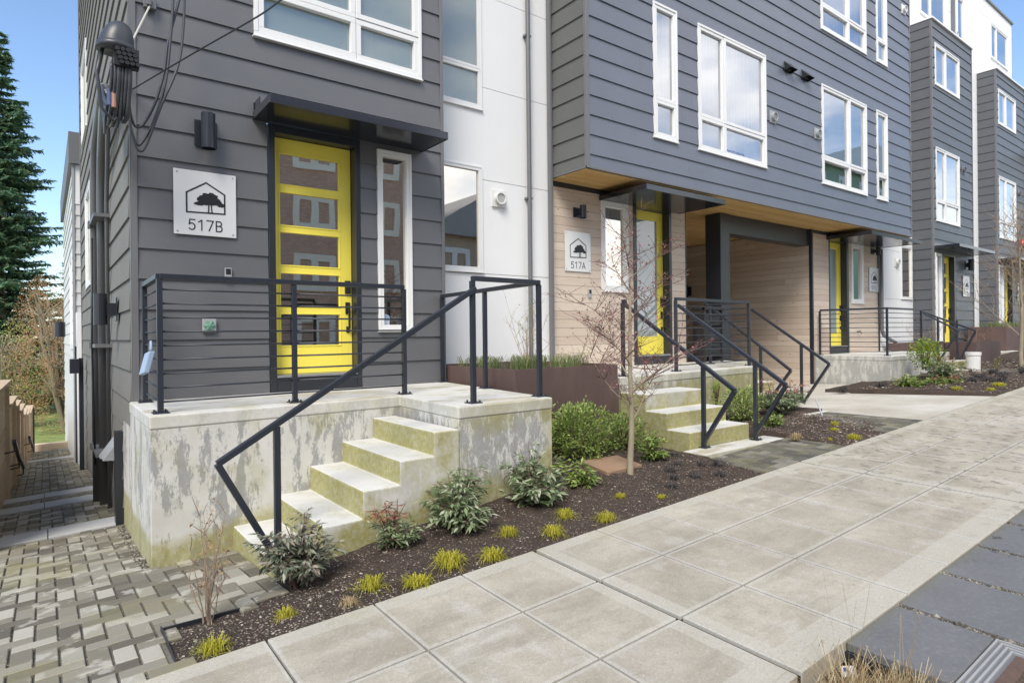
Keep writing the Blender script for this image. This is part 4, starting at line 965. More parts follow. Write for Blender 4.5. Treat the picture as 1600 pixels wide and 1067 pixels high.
nandina(14.35,4.65,-1.07,.52,.42,60,'blue-green shrub with bronze top at the grey stoop corner',topm='leaf_red',seed=10,ll=.055,topfrac=.78)
nandina(13.05,4.75,-1.10,.26,.34,26,'low yellow-green ground shrub left in the far bed',leafm='leaf_green',seed=17,ll=.06)
nandina(13.55,4.3,-1.08,.24,.38,26,'low bronze-green ground shrub at the far bed front',leafm='leaf_green',topm='leaf_red',seed=18,ll=.06,topfrac=.6)
bush(19.4,4.2,-.86,.3,.3,.3,900,'dark green round bush behind the far bare tree','leaf_green',seed=19,ll=.05)
twig_shrub('small_plant',16.4,4.3,-.95,10,.35,.1,'small upright sprouting plant near the white pot',mat='twig_brown',budmat='leaf_green',seed=21,cat='plant')
twig_shrub('small_plant',17.6,4.6,-.92,10,.3,.14,'small brownish sprouting plant left of the far bare tree',mat='twig_brown',budmat='leaf_green',seed=22,cat='plant')
# yellow sedge tufts
def tuft(x,y,label,s=1.,mat='blade_yellow',n=150,seed=1,name='grass_tuft',group='yellow grass tufts dotted along the beds'):
    q=random.Random(seed); o=MB(); z=G(x,y)+BED(x,y)
    s*=.88; hv=q.uniform(.75,1.15); sv=q.uniform(.85,1.25); blades(o,x,y,z-.01,.042*s*sv,int(n*q.uniform(1.2,2.)),.095*s*hv,.12*s*sv,q,.003*s,q.uniform(.5,.8))
    for _ in range(2):
        a=q.uniform(0,6.28); blades(o,x+.05*s*math.cos(a),y+.05*s*math.sin(a),z-.005,.015*s,18,.05*s,.17*s,q,.0026*s,.9)
    blades(o,x,y,z-.01,.03*s,n//4,.05*s,.19*s,q,.0024*s,.95)
    return tag(o.build(name,mat,origin=(x,y,z)),label,'grass tuft',group)
def BED(x,y):
    e=min((y-3.17)/.12,1.); e=max(0,e)
    k=lerp(0,1,(x-.45)/.3)
    return (.0+.05*max(0,min(1,(y-3.3)/.6)))*k*lerp(.0,1.,(x-1.0)/1.2)+(.022*noise.noise(Vector((x*3,y*3,0)))+.010*noise.noise(Vector((x*12,y*12,3))))*e-.012
tufts=[(.64,3.27,'yellow grass tuft nearest the paver path corner',.85),(1.03,3.42,'thin yellow grass tuft in front of the dusty shrub',.7),(1.52,3.40,'yellow grass tuft, wide and flopping, below the small red-tipped shrub',1.0),(1.75,3.26,'yellow grass tuft closest to the sidewalk below the dark drooping shrub',.95),
(2.03,3.36,'largest yellow grass tuft, in front of the dark drooping shrub',1.15),(2.30,3.27,'dense yellow tuft beside the sidewalk just left of the wide slab joint',1.0),(2.62,3.52,'small yellow tuft below the grey-topped shrub',.75),(2.86,3.31,'yellow tuft just right of the wide slab joint',.95),
(3.14,3.50,'yellow tuft behind the one right of the slab joint',.85),(3.37,3.29,'yellow tuft by the sidewalk midway to the brown cover',.95),(3.81,3.55,'small dull yellow tuft left of the sapling',.6),(4.10,3.36,'faded small yellow tuft near the sidewalk below the sapling',.5),
(6.84,3.66,'straw-coloured tuft beside the 517A paver pad',.8),(7.46,3.30,'yellow tuft in the driveway bed next to the sidewalk',.8),(7.12,3.42,'tiny yellow tuft in the driveway bed',.4),(7.66,3.62,'pale tuft beside the driveway paver strip',.6),(7.95,3.75,'rearmost pale tuft at the driveway paver strip',.6),
(12.5,3.83,'left one of the three yellow tufts in the far bed',1.1),(12.75,3.42,'middle one of the three yellow tufts in the far bed, at the sidewalk',.9),(13.5,3.5,'right one of the three yellow tufts in the far bed',1.2)]
for i,(x,y,l,s) in enumerate(tufts): tuft(x,y,l,s*1.05,mat='blade_dry' if 'straw' in l else 'blade_yellow',seed=40+i,n=int(150*min(1,s+.2)))
for i,(x,y) in enumerate([(1.35,3.32)]): tuft(x,y,'withered brown tuft between the yellow ones near the sidewalk',.6,mat='blade_dry',seed=80)
mo=[(5.2,4.08),(4.95,3.85),(5.25,3.62),(4.8,3.55),(5.0,3.4),(4.55,3.6),(4.35,3.45),(4.7,3.75),(5.12,3.72),(12.0,5.5),(12.9,5.2),(14.2,3.85),(14.6,4.1),(14.9,3.8),(14.1,3.62),(15.3,3.9),(15.6,4.15),(16.0,3.75),(13.9,4.0)]
mol=['by the left rail post of the 517A steps','left of the paver pad edge','at the front of the paver pad edge','in the open mulch right of the sapling','closest to the sidewalk before the paver pad','in the mulch near the sapling','next to the faded yellow tuft','between the sapling and paver pad','against the paver pad side',
 'at the carport edge of the grey stoop','under the grey stoop wall','left in the far bed behind the yellow tufts','middle of the far bed','right in the far bed','at the sidewalk edge of the far bed','near the far cross path','rearmost by the far cross path','rightmost in the far bed by the sidewalk','just behind the right yellow tuft']
for i,((x,y),l) in enumerate(zip(mo,mol)):
    far=x>11; tuft(x,y,'dark blackish grass clump '+l,1.5 if far else .8,mat='blade_black',n=110 if far else 60,seed=200+i,name='black_grass',group='dark mondo grass clumps')
# dry grass bottom right
for i,(x,y,l,s) in enumerate([(2.62,1.18,'tall dry straw grass at the bottom right beside the slate slabs',1.),(2.80,1.05,'second dry straw grass clump, in front of the slate slab edge',.8)]):
    q=random.Random(300+i); m=MB(); z=-1.62; blades(m,x,y,z,.09,260,.26*s,.34*s,q,.002,.5); blades(m,x,y,z,.05,12,.55*s,.12*s,q,.0015,.1); tag(m.build('dry_grass','blade_dry',origin=(x,y,z)),l,'grass','dry grass clumps by the slate paving')
# ================================================================= bare trees
def bare_tree(x,y,z,h,label,seed,bmat='bark_grey',tmat='twig_brown',bud='bud_red',r0=.034,levels=4,lean=(0,0),spread=.8,budn=2,first=.30,nbr=9,bl=.33,upw=.75):
    q=random.Random(seed); o=thing('bare_tree',(x,y,z),label,'tree'); tr=MB(); tw=MB(); bd=MB()
    def grow(p,d,l,r,lv):
        n=5; pts=[p.copy()]; dd=d.copy()
        for k in range(n):
            dd=(dd+Vector((q.uniform(-1,1),q.uniform(-1,1),q.uniform(-.4,.9)))*.16).normalized(); p=p+dd*l/n; pts.append(p.copy())
        (tr if lv<=1 else tw).tube(pts,[max(.0013,r*(1-.13*k)) for k in range(n+1)],6 if lv<2 else 4,False)
        if lv<levels:
            for k in range(1,n+1):
                for c in range(1 if lv==0 else (2 if q.random()<.5 else 1)):
                    a=q.uniform(0,6.28); side=Vector((math.cos(a),math.sin(a),q.uniform(-.1,.5))); nd=(dd*q.uniform(.3,.8)+side*spread).normalized()
                    grow(pts[k],nd,l*q.uniform(.42,.68),r*.5,lv+1)
        else:
            for _ in range(budn):
                c=pts[q.randint(2,n)]; l_=.012; v=[c+Vector((q.uniform(-l_,l_),q.uniform(-l_,l_),q.uniform(-l_,l_))) for _ in range(4)]; bd.add(v,[(0,1,2),(0,2,3),(0,3,1),(1,3,2)])
    # trunk
    pts=[Vector((x,y,z-.05))]; N=10
    for k in range(1,N+1):
        t=k/N; pts.append(Vector((x+lean[0]*t+.02*math.sin(t*9),y+lean[1]*t+.02*math.cos(t*7),z+h*.8*t)))
    tr.tube(pts,[r0*(1-.07*k) for k in range(N+1)],9,False)
    for i in range(nbr):
        t=first+(1-first)*(i/(nbr-1)); k=t*N; p=pts[min(N,int(k))].lerp(pts[min(N,int(k)+1)],k-int(k)); a=i*2.4+q.uniform(-.4,.4); d=Vector((math.cos(a),math.sin(a),upw)).normalized()
        grow(p,d,h*bl*(1.2-.65*t),r0*.26*(1.2-.5*t),1)
    grow(pts[-1],Vector((0,0,1)),h*.2,r0*.3,1)
    tr.build('trunk',bmat,o,smooth=True); tw.build('twigs',tmat,o); struct(bd.build('buds',bud,o),'stuff'); return o
bare_tree(4.34,3.92,-1.36,2.35,'bare sapling with pale trunk and reddish buds in front of the 517A steps',5,levels=3,lean=(.05,.02),r0=.032,spread=1.05,first=.28,nbr=11,budn=1,tmat='twig_red',bl=.29)
bare_tree(17.78,4.19,-.87,3.6,'bare pale tree at the right edge in the far bed',11,levels=3,r0=.048,tmat='twig_pale',bmat='bark_grey',bud='leaf_brown',spread=.55,first=.16,nbr=12,upw=1.5)
# ================================================================= conifers and shrub tree beyond the alley
def conifer(x,y,z,h,rad,label,seed,nl=34,reddish=0.,nb=13,first=.06):
    q=random.Random(seed); o=thing('conifer',(x,y,z),label,'tree'); t=MB(); nd=MB(); t.tube([(x,y,z),(x,y,z+h)],[h*.014,.02],8,False)
    for i in range(nl):
        f=(i+q.uniform(-.3,.3))/nl; zz=z+h*(first+(1-first)*f); r=rad*(1-f)**.82*q.uniform(.75,1.12)+.15
        for b in range(nb if f<.8 else 7):
            a=q.uniform(0,6.283); L_=r*q.uniform(.6,1.12); droop=.35*(1-f)+.02; tip=Vector((x+math.cos(a)*L_,y+math.sin(a)*L_,zz-L_*droop*.55+L_*.12)); p0=Vector((x,y,zz)); mid=(p0+tip)/2+Vector((0,0,-L_*.06))
            t.tube([p0,mid,tip],[.03,.018,.006],3,False)
            ns=int(18+22*L_)
            for s in range(ns):
                u=.18+.82*(s/ns); c=p0.lerp(mid,u*2) if u<.5 else mid.lerp(tip,u*2-1); side=1 if s%2 else -1
                dirb=Vector((-math.sin(a)*side,math.cos(a)*side,0))*.8+Vector((math.cos(a),math.sin(a),0))*q.uniform(.3,.9)+Vector((0,0,q.uniform(-.55,.12)))
                dirb.normalize(); ln=(.12+.32*L_*(1-u)*.5+.1)*q.uniform(.6,1.2)
                for w in range(3):
                    cc=c+dirb*ln*w/3; d2=(dirb+Vector((q.uniform(-.5,.5),q.uniform(-.5,.5),q.uniform(-.5,.35)))).normalized(); up=Vector((q.uniform(-.5,.5),q.uniform(-.5,.5),1)).normalized(); sd=d2.cross(up).normalized()*.05
                    nd.add([cc-sd,cc+sd,cc+d2*ln*.75],[(0,1,2)])
    t.build('trunk','bark_grey',o); nd.build('needles','needle',o); return o
conifer(-1.75,40,-4,19.6,3.7,'tall dark green spruce at the left edge beyond the alley',3,nl=60,nb=15)
conifer(2.0,66,-4,12.5,2.6,'smaller distant conifer beside the pale house',4,nl=26,nb=9)
def leafy_tree(x,y,z,h,r,label,seed,mat='leaf_brown',n=9000,ll=.10):
    q=random.Random(seed); o=thing('tree',(x,y,z),label,'tree'); t=MB(); lf=MB()
    for i in range(22):
        a=q.uniform(0,6.28); s=q.uniform(.2,.95)*r; p=[(x,y,z)]
        for k in range(1,6): u=k/5; p.append((x+math.cos(a)*s*u+q.uniform(-.1,.1),y+math.sin(a)*s*u+q.uniform(-.1,.1),z+h*.9*u**.85))
        t.tube(p,[.08*(1-.17*k) for k in range(6)],5,False)
        for e in range(16):
            u=q.uniform(.2,1); c=Vector(p[int(u*5)]); d=Vector((q.uniform(-1,1),q.uniform(-1,1),q.uniform(0,1))).normalized()*q.uniform(.5,1.2); t.tube([c,c+d*.5+Vector((0,0,.05)),c+d],[.02,.014,.006],3,False)
    off=Vector((seed,)*3)
    for i in range(n):
        v=Vector((q.uniform(-1,1),q.uniform(-1,1),q.uniform(-1,1)))
        if v.length>1 or noise.noise(v*3.5+off)<-.10: continue
        p=Vector((x+v.x*r,y+v.y*r,z+h*.52+v.z*h*.55)); d=Vector((q.uniform(-1,1),q.uniform(-1,1),q.uniform(-1,1))).normalized(); leaf(lf,p,d,Vector((q.uniform(-1,1),q.uniform(-1,1),q.uniform(-.2,1))).normalized(),ll*q.uniform(.6,1.3),ll*.5)
    t.build('trunk','bark_grey',o); lf.build('crown',mat,o); return o
leafy_tree(.6,30,-3.6,6.0,1.9,'bushy tan-brown leaved tree at the end of the alley',2,n=60000,ll=.055)
leafy_tree(-1.4,33,-3.8,4.4,2.0,'lower dark olive bush behind the alley fence',6,mat='leaf_green',n=12000)
# ================================================================= ground, sidewalk, paving
def sheet(xs,ys,zf,name,mat,keep=None,skirt=0):
    m=MB(); nx=len(xs); vs=[(x,y,zf(x,y)) for y in ys for x in xs]; fs=[]
    for j in range(len(ys)-1):
        for i in range(nx-1):
            if keep and not keep((xs[i]+xs[i+1])/2,(ys[j]+ys[j+1])/2): continue
            fs.append((j*nx+i,j*nx+i+1,(j+1)*nx+i+1,(j+1)*nx+i))
    if skirt:
        cnt={}
        for f_ in fs:
            for k in range(4):
                e=(f_[k],f_[(k+1)%4]); cnt[tuple(sorted(e))]=cnt.get(tuple(sorted(e)),[])+[e]
        for es in cnt.values():
            if len(es)==1:
                a,b=es[0]; va,vb=vs[a],vs[b]; o_=len(vs); vs+=[(va[0],va[1],va[2]-skirt),(vb[0],vb[1],vb[2]-skirt)]; fs.append((b,a,o_,o_+1))
    m.add(vs,fs); return struct(m.build(name,mat,smooth=True))
def fr(a,b,n): return [a+(b-a)*i/n for i in range(n+1)]
def GG(x,y):
    if y<=21.5: return G(x,y)-.13-(.03 if y<1.3 else 0)
    return lerp(G(x,21.5)-.13,-3.85,(y-21.5)/8)
sheet([-700,-200,-60,-20]+fr(-8,30,60)+[40,60,120,300,700],[-700,-200,-60,-20,-12]+fr(-6,22,60)+[24,27,30,40,80,200,700],GG,'ground','open_ground')
sheet(fr(-14,14,20)+[60],fr(21.9,30,10)+[60,120],lambda x,y:lerp(-3.0,-3.7,(y-22)/8)+.05*noise.noise(Vector((x,y,0))),'lawn','lawn_grass')
sheet(fr(-60,60,40),[-12,-4,-1.2],lambda x,y:S0(x)+.022*(y-3.17)-.12,'road','asphalt')
# sidewalk slabs
m=MB(); top=lambda x,y:S0(x)+.022*(y-3.17); 
x=2.57-.57*8; ks=-8
rows=[(1.37,2.0),(2.0,2.57),(2.57,3.17)]
mj=MB()
while x<32:
    wide=(ks%6==0); g0=.017 if wide else .006; g1=.017 if ((ks+1)%6==0) else .006
    for r0_,r1_ in rows:
        a=x+g0; b=x+.57-g1; c=r0_+(.006 if r0_!=1.37 else 0); d=r1_-(.006 if r1_!=3.17 else 0)
        m.prism([(a,c),(b,c),(b,d),(a,d)],lambda X,Y:top(X,Y)-.1,top)
    x+=.57; ks+=1
ob=m.build('sidewalk','sidewalk_concrete',bevel=.004,seg=2); struct(ob)
m=MB(); m.prism([(-3,1.375),(33,1.375),(33,3.165),(-3,3.165)],lambda X,Y:top(X,Y)-.18,lambda X,Y:top(X,Y)-.007)
m=MB()
xs=fr(-3,33,36)
for a,b in zip(xs,xs[1:]): m.prism([(a,1.376),(b,1.376),(b,3.164),(a,3.164)],lambda X,Y:top(X,Y)-.2,lambda X,Y:top(X,Y)-.02)
struct(m.build('sidewalk_base','joint_dark'))
# driveway concrete
def patch(poly,zf0,zf1,name,mat,bevel=.008):
    m=MB(); m.prism(poly,zf0,zf1); return struct(m.build(name,mat,bevel=bevel))
m=MB(); ys=fr(3.18,14,24); xsl=lambda y:lerp(9.15,9.3,(y-3.2)/4); xsr=lambda y:13.8 if y>5.6 else 12.7
nn=10; vs=[];fs=[]
for y in ys:
    for i in range(nn+1): X=xsl(y)+(xsr(y)-xsl(y))*i/nn; vs.append((X,y,G(X,y)-.004-(.03 if X>12.25 and y<5.6 else 0)))
fs=[(j*(nn+1)+i,j*(nn+1)+i+1,(j+1)*(nn+1)+i+1,(j+1)*(nn+1)+i) for j in range(len(ys)-1) for i in range(nn)]
m.add(vs,fs); struct(m.build('driveway','driveway_concrete',smooth=True))
m=MB(); m.prism([(8.35,4.45),(9.28,4.45),(9.28,5.5),(8.35,5.5)],-1.4,-1.185); struct(m.build('concrete_pad','concrete_deck',bevel=.01))
# herringbone pavers
def pavers(x0,x1,y0,y1,w,keep,name,zf=G,lift=.0,stretch=1.0,gx=.006,gy=.0035,mat='paver_stone'):
    m=MB(); ni=int((x1-x0)/w)+3; nj=int((y1-y0)/w)+3; q=random.Random(5)
    for i in range(-2,ni):
        for j in range(-2,nj):
            s=(i+j)%4
            if s==0: a,b,c,d=x0+i*w,x0+(i+1)*w,y0+j*w,y0+(j+2)*w
            elif s==2: a,b,c,d=x0+i*w,x0+(i+2)*w,y0+j*w,y0+(j+1)*w
            else: continue
            a=max(a,x0);b=min(b,x1);c=max(c,y0);d=min(d,y1)
            if b-a<.02 or d-c<.02: continue
            if not keep((a+b)/2,(c+d)/2): continue
            hz=q.uniform(-.0015,.0015); A,B,C,D=a+gx,b-gx,c+gy,d-gy; e=.004
            def zt(X,Y): return zf(X,Y)+lift+hz
            vs=[(A,C,zt(A,C)-.05),(B,C,zt(B,C)-.05),(B,D,zt(B,D)-.05),(A,D,zt(A,D)-.05),(A,C,zt(A,C)-e),(B,C,zt(B,C)-e),(B,D,zt(B,D)-e),(A,D,zt(A,D)-e),(A+e,C+e,zt(A,C)),(B-e,C+e,zt(B,C)),(B-e,D-e,zt(B,D)),(A+e,D-e,zt(A,D))]
            m.add(vs,[(8,9,10,11),(4,5,9,8),(5,6,10,9),(6,7,11,10),(7,4,8,11),(0,1,5,4),(1,2,6,5),(2,3,7,6),(3,0,4,7)])
    return struct(m.build(name,mat))
bands=[(7.30,7.80),(9.48,10.0),(10.5,11.0),(17.6,18.1)]
def kp(X,Y):
    if any(a-.02<Y<b+.02 for a,b in bands): return False
    if X>.48 and Y<3.76: return False
    if X>1.17: return False
    if Y>5.12 and X>.585: return False
    return True
pavers(-1.9,1.17,3.17,21.6,.1025,kp,'paver_path')
m=MB()
for y0,y1 in bands:
    cuts=[-1.9,-.35 if y0<8 else -.6,-.0 if y0<8 else .0,.63]; cuts=[-1.9,-.72,.01,.63] if y0<9 else [-1.9,-.7,-.02,.60]
    for a,b in zip(cuts,cuts[1:]): m.prism([(a+.003,y0),(b-.003,y0),(b-.003,y1),(a+.003,y1)],lambda X,Y:G(X,Y)-.1,lambda X,Y:G(X,Y)+.012)
struct(m.build('path_step','paver_step',bevel=.006))
# joint gravel under pavers
sheet(fr(-2.2,1.19,20),fr(3.17,21.6,60),lambda x,y:G(x,y)-.016,'joint_gravel_bed','gravel',lambda x,y: not(x>.5 and y<3.76) and not (x>.62 and y>5.3))
pavers(5.40,6.98,3.18,3.855,.1,lambda X,Y:True,'paver_pad',mat='paver_dark')
pavers(7.95,9.14,3.18,4.45,.1,lambda X,Y: X>8.0+.35*(Y-3.2),'paver_strip',mat='paver_dark')
sheet(fr(5.38,7.0,8),fr(3.18,3.86,4),lambda x,y:G(x,y)-.014,'joint_gravel_bed','gravel')
sheet(fr(7.95,9.15,8),fr(3.18,4.5,6),lambda x,y:G(x,y)-.014,'joint_gravel_bed','gravel',lambda x,y:x>8.0+.35*(y-3.2))
m=MB(); m.prism([(13.75,3.18),(15.6,3.18),(16.9,4.75),(15.5,4.75)],lambda X,Y:G(X,Y)-.1,lambda X,Y:G(X,Y)+.02)
pavers(16.1,17.35,3.18,4.8,.1,lambda X,Y:True,'cross_path',lift=.01,mat='paver_dark')
sheet(fr(16.05,17.45,8),fr(3.18,4.9,6),lambda x,y:G(x,y)-.01,'joint_gravel_bed','gravel')
# mulch beds
def bedz(x,y): return G(x,y)+BED(x,y)
sheet(fr(.485,5.42,150),fr(3.172,5.6,75),bedz,'mulch_bed','soil_mulch',lambda x,y: not(x<1.18 and y>3.755) and not(x>5.4 and y<4.15),skirt=.12)
sheet(fr(6.69,9.2,68),fr(3.172,5.7,60),bedz,'mulch_bed','soil_mulch',lambda x,y: not(x>8.0+.35*(y-3.2) and y<4.5) and not (x<6.985 and y<4.15),skirt=.12)
sheet(fr(12.2,34,110),fr(3.172,6.6,36),lambda x,y:bedz(x,y)+.012,'mulch_bed','soil_mulch',lambda x,y: (x<16.1 or x>17.4 or y>4.8) and not(x<13.9 and y>5.9),skirt=.12)
sheet(fr(1.2,2.98,60),fr(-.2,1.37,50),lambda x,y:top(x,1.37)-.10+.015*noise.noise(Vector((x*9,y*9,1)))+(.0),'mulch_bed','soil_mulch')
# chips, gravel scatter
def chips(n,fx,mat,name,label,smin,smax,zf,seed,thick=.35):
    q=random.Random(seed); m=MB()
    for _ in range(n):
        x,y=fx(q)
        if x is None: continue
        s=q.uniform(smin,smax)*(1 if q.random()<.93 else 1.8); a=q.uniform(0,6.28); t=q.uniform(-.5,.5); u=Vector((math.cos(a),math.sin(a),t*.5)).normalized()*s; v=Vector((-math.sin(a),math.cos(a),q.uniform(-.4,.4))).normalized()*s*q.uniform(.25,.8); c=Vector((x,y,zf(x,y)+s*.22)); w=Vector((0,0,s*thick))
        m.add([c-u,c+v,c+u,c-v,c+w],[(0,1,4),(1,2,4),(2,3,4),(3,0,4)])
    return struct(tag(m.build(name,mat),label,'mulch'),'stuff')
def f1(q):
    while True:
        x=q.uniform(.5,5.4); y=q.uniform(3.18,4.9)
        if x<1.18 and y>3.74: continue
        if 1.15<x<2.62 and y>4.1: continue
        if x>2.5 and x<3.66 and y>4.12: continue
        return x,y
chips(26000,f1,'bark_chip','bark_mulch','dark bark mulch with pale chips between the nearest stoop and sidewalk',.0025,.0085,bedz,1)
chips(1100,lambda q:(q.uniform(.5,1.6),q.uniform(3.18,3.72)),'gravel','bed_pebbles','pale pebbles at the paver corner of the near bed',.003,.009,bedz,6,.6)
chips(6000,lambda q:(q.uniform(7.0,8.6),q.uniform(3.18,4.6)),'bark_chip','bark_mulch','bark mulch in the bed beside the driveway',.004,.014,bedz,2)
chips(6000,lambda q:(q.uniform(12.3,19),q.uniform(3.2,5.4)),'bark_chip','bark_mulch','bark mulch in the far bed',.008,.024,lambda x,y:bedz(x,y)+.02,3)
chips(5000,lambda q:(q.uniform(2.2,2.97),q.uniform(.7,1.36)),'bark_chip','bark_mulch','leaf litter in the low bed by the slate slabs',.003,.011,lambda x,y:top(x,1.37)-.10,4)
def fg(q):
    r=q.random()
    if r<.5: return q.uniform(-.9,.58),q.uniform(3.2,5.6)
    if r<.7: return q.uniform(.52,.60),q.uniform(5.1,7.2)
    return q.uniform(-.9,.6),q.uniform(5.4,9.)
chips(14000,fg,'gravel','joint_gravel','fine gravel in the paver joints and along the plinth foot',.0018,.0045,lambda x,y:G(x,y)-.013,5,.8)
chips(500,lambda q:(q.uniform(.535,.60),q.uniform(5.2,7.2)),'gravel','edge_pebbles','pebbles along the foot of the stoop in the alley',.005,.013,lambda x,y:G(x,y)-.006,7,.8)
# slate slabs
sx=[2.98,3.575,4.18,4.79,5.42,6.05,6.7,7.35,8.0]; 
for i,(a,b) in enumerate(zip(sx,sx[1:])):
    y0=.945 if i==0 else -.2
    m=MB(); m.prism([(a+.006,y0),(b-.038,y0),(b-.038,1.366),(a+.006,1.366)],lambda X,Y:top(X,Y)-.05,lambda X,Y:top(X,Y)-.006)
    n_=['nearest slate slab, short, ending at the striped grate','second slate slab from the striped grate','third slate slab along the curb','fourth slate slab along the curb','fifth slate slab, spotted with water','sixth slate slab at the right frame edge','seventh slate slab up the curb strip','eighth slate slab up the curb strip'][i]
    if b<7: tag(m.build('slate_slab','slate_slab',origin=((a+b)/2,1.0,top(a,1)),bevel=.006),'dark grey '+n_,'paving slab','dark slate slabs along the curb')
sheet(fr(2.99,9,40),fr(-.3,1.365,12),lambda x,y:top(x,y)-.055,'slab_gravel_bed','soil_mulch')
def fs_(q):
    k=q.randint(1,5); return sx[k]-.016+q.uniform(-.02,.02),q.uniform(.2,1.36)
chips(3500,fs_,'gravel','slab_pebbles','pale pebbles filling the gaps between slate slabs',.006,.013,lambda x,y:top(x,y)-.02,9,.8)
# grate
o=thing('tree_grate',(3.3,.6,-1.45),'rust-brown patterned metal cover framed by white stripes at the bottom right','grate')
m=MB()
for k in range(4):
    y=.935-.024*k; x=3.53-.024*k; m.prism([(2.3,y-.010),(x,y-.010),(x,y),(2.3,y)],lambda X,Y:top(X,Y)-.05,lambda X,Y:top(X,Y)-.003); m.prism([(x-.010,.1),(x,.1),(x,y-.0105),(x-.010,y-.0105)],lambda X,Y:top(X,Y)-.05,lambda X,Y:top(X,Y)-.003)
m.build('striped_frame','galv_matte',o)
m=MB(); m.prism([(2.3,.1),(3.54,.1),(3.54,.935),(2.3,.935)],lambda X,Y:top(X,Y)-.06,lambda X,Y:top(X,Y)-.012); m.build('frame_base','pipe_grey',o)
m=MB(); m.prism([(2.3,.1),(3.43,.1),(3.43,.838),(2.3,.838)],lambda X,Y:top(X,Y)-.04,lambda X,Y:top(X,Y)-.006)
m.build('cover_plate','rust_grate',o)
m=MB()
for k in range(-16,44):
    for sgn in (1,-1):
        x=2.4+k*.035; p=(max(2.4,min(3.4,x)),.1 if sgn>0 else .78); 
        x2=x+.68*.7; 
        a=Vector((x,.1 if sgn>0 else .78,0)); b=Vector((x2,.78 if sgn>0 else .1,0))
        if a.x<2.4: t_=(2.4-a.x)/(b.x-a.x); a=a.lerp(b,t_) if t_<1 else None
        if a is None or a.x>3.4: continue
        if b.x>3.4: t_=(3.4-a.x)/(b.x-a.x); b=a.lerp(b,t_)
        a.z=top(a.x,a.y)-.004+.0003*(sgn); b.z=top(b.x,b.y)-.004+.0003*sgn; m.bar(a,b,.004,.004)
m.build('raised_pattern','bronze',o)
# hatch in the bed, tag, pot, pad etc.
hz=bedz(4.45,4.28)+.03; m=MB(); m.prism([(4.12,4.0),(4.62,4.02),(4.78,4.50),(4.28,4.52)],hz-.05,hz); tag(m.build('stone_cover','hatch_tan',origin=(4.4,4.2,hz),bevel=.006),'flat tan-brown stepping stone in the mulch behind the sapling','stepping stone')
o=thing('bucket',(16.74,4.81,-.93),'small white upturned plastic pot in the far bed','pot'); m=MB(); m.tube([(16.74,4.81,-.98),(16.74,4.81,-.52)],[.13,.14],20); m.build('body','plastic_white',o,smooth=False); m=MB(); m.tube([(16.74,4.81,-.58),(16.74,4.81,-.51)],[.152,.152],20); m.build('rim','plastic_white',o)
o=thing('plant_tag',(2.83,1.27,-1.53),'small white and blue plant tag by the slate slab','tag'); m=MB(); m.add([(2.80,1.30,-1.53),(2.86,1.26,-1.53),(2.865,1.275,-1.49),(2.805,1.315,-1.49)],[(0,1,2,3)]); m.add([(2.801,1.303,-1.531),(2.861,1.263,-1.531),(2.866,1.278,-1.491),(2.806,1.318,-1.491)],[(3,2,1,0)]); m.build('card','sign_white',o); m=MB(); m.add([(2.812,1.2985,-1.508),(2.832,1.2853,-1.508),(2.834,1.29,-1.494),(2.814,1.3035,-1.494)],[(0,1,2,3)]); m.build('blue_print','blue_band',o)
o=thing('grate_bracket',(2.9,1.3,-1.5),'dark metal edging strip under the nearest slate slab','edging'); m=MB(); m.bar((2.96,1.36,-1.52),(2.96,.9,-1.53),.012,.06); m.bar((2.95,1.30,-1.55),(2.72,1.22,-1.56),.012,.012); m.build('strip','dark_metal',o)
m=MB(); m.bar((8.72,4.28,-1.2),(8.84,4.43,-.98),.02,.008); tag(m.build('sign_stake','plastic_grey',origin=(8.75,4.3,-1.2)),'leaning silver metal stake beside the red-topped shrub','stake')
m=MB(); z=G(.49,3.5); m.box(.478,.486,3.2,3.76,z-.08,z+.002); m.box(.486,1.17,3.752,3.76,G(.8,3.75)-.08,G(.8,3.75)+.002); tag(m.build('bed_edging','dark_metal',origin=(.5,3.5,z)),'thin dark metal edging between pavers and the near mulch bed','edging')
# meter rack behind A railing
o=thing('mailbox_rack',(9.7,6.9,DA),'black metal mailbox cluster standing behind the barred deck railing','mailbox')
m=MB()
for zz in (0.0,.27,.54): m.box(9.42,9.95,6.72,6.96,DA+.12+zz,DA+.12+zz+.22)
m.build('boxes','black_rubber',o,bevel=.01)
m=MB(); m.box(9.40,9.44,6.70,6.74,DA,DA+1.0); m.box(9.93,9.97,6.70,6.74,DA,DA+1.0); m.box(9.40,9.97,6.68,6.97,DA+.94,DA+.98); m.build('stand','black_rubber',o)
# spigots on timber
for (x,l) in ((16.0,'small brass hose tap on the timber wall right of the carport'),(6.9+.05,'small hose tap on the timber wall below the doorbell')):
    o=thing('hose_tap',(x,6.98,0),l,'tap'); z=-.02 if x>10 else .1; m=MB(); m.tube([(x,6.98,z),(x,6.9,z),(x,6.87,z-.05)],.014,8); m.build('spout','bronze',o); m=MB(); m.tube([(x,6.9,z+.03),(x,6.9,z+.04)],.035,10); m.build('wheel','green_decal',o)
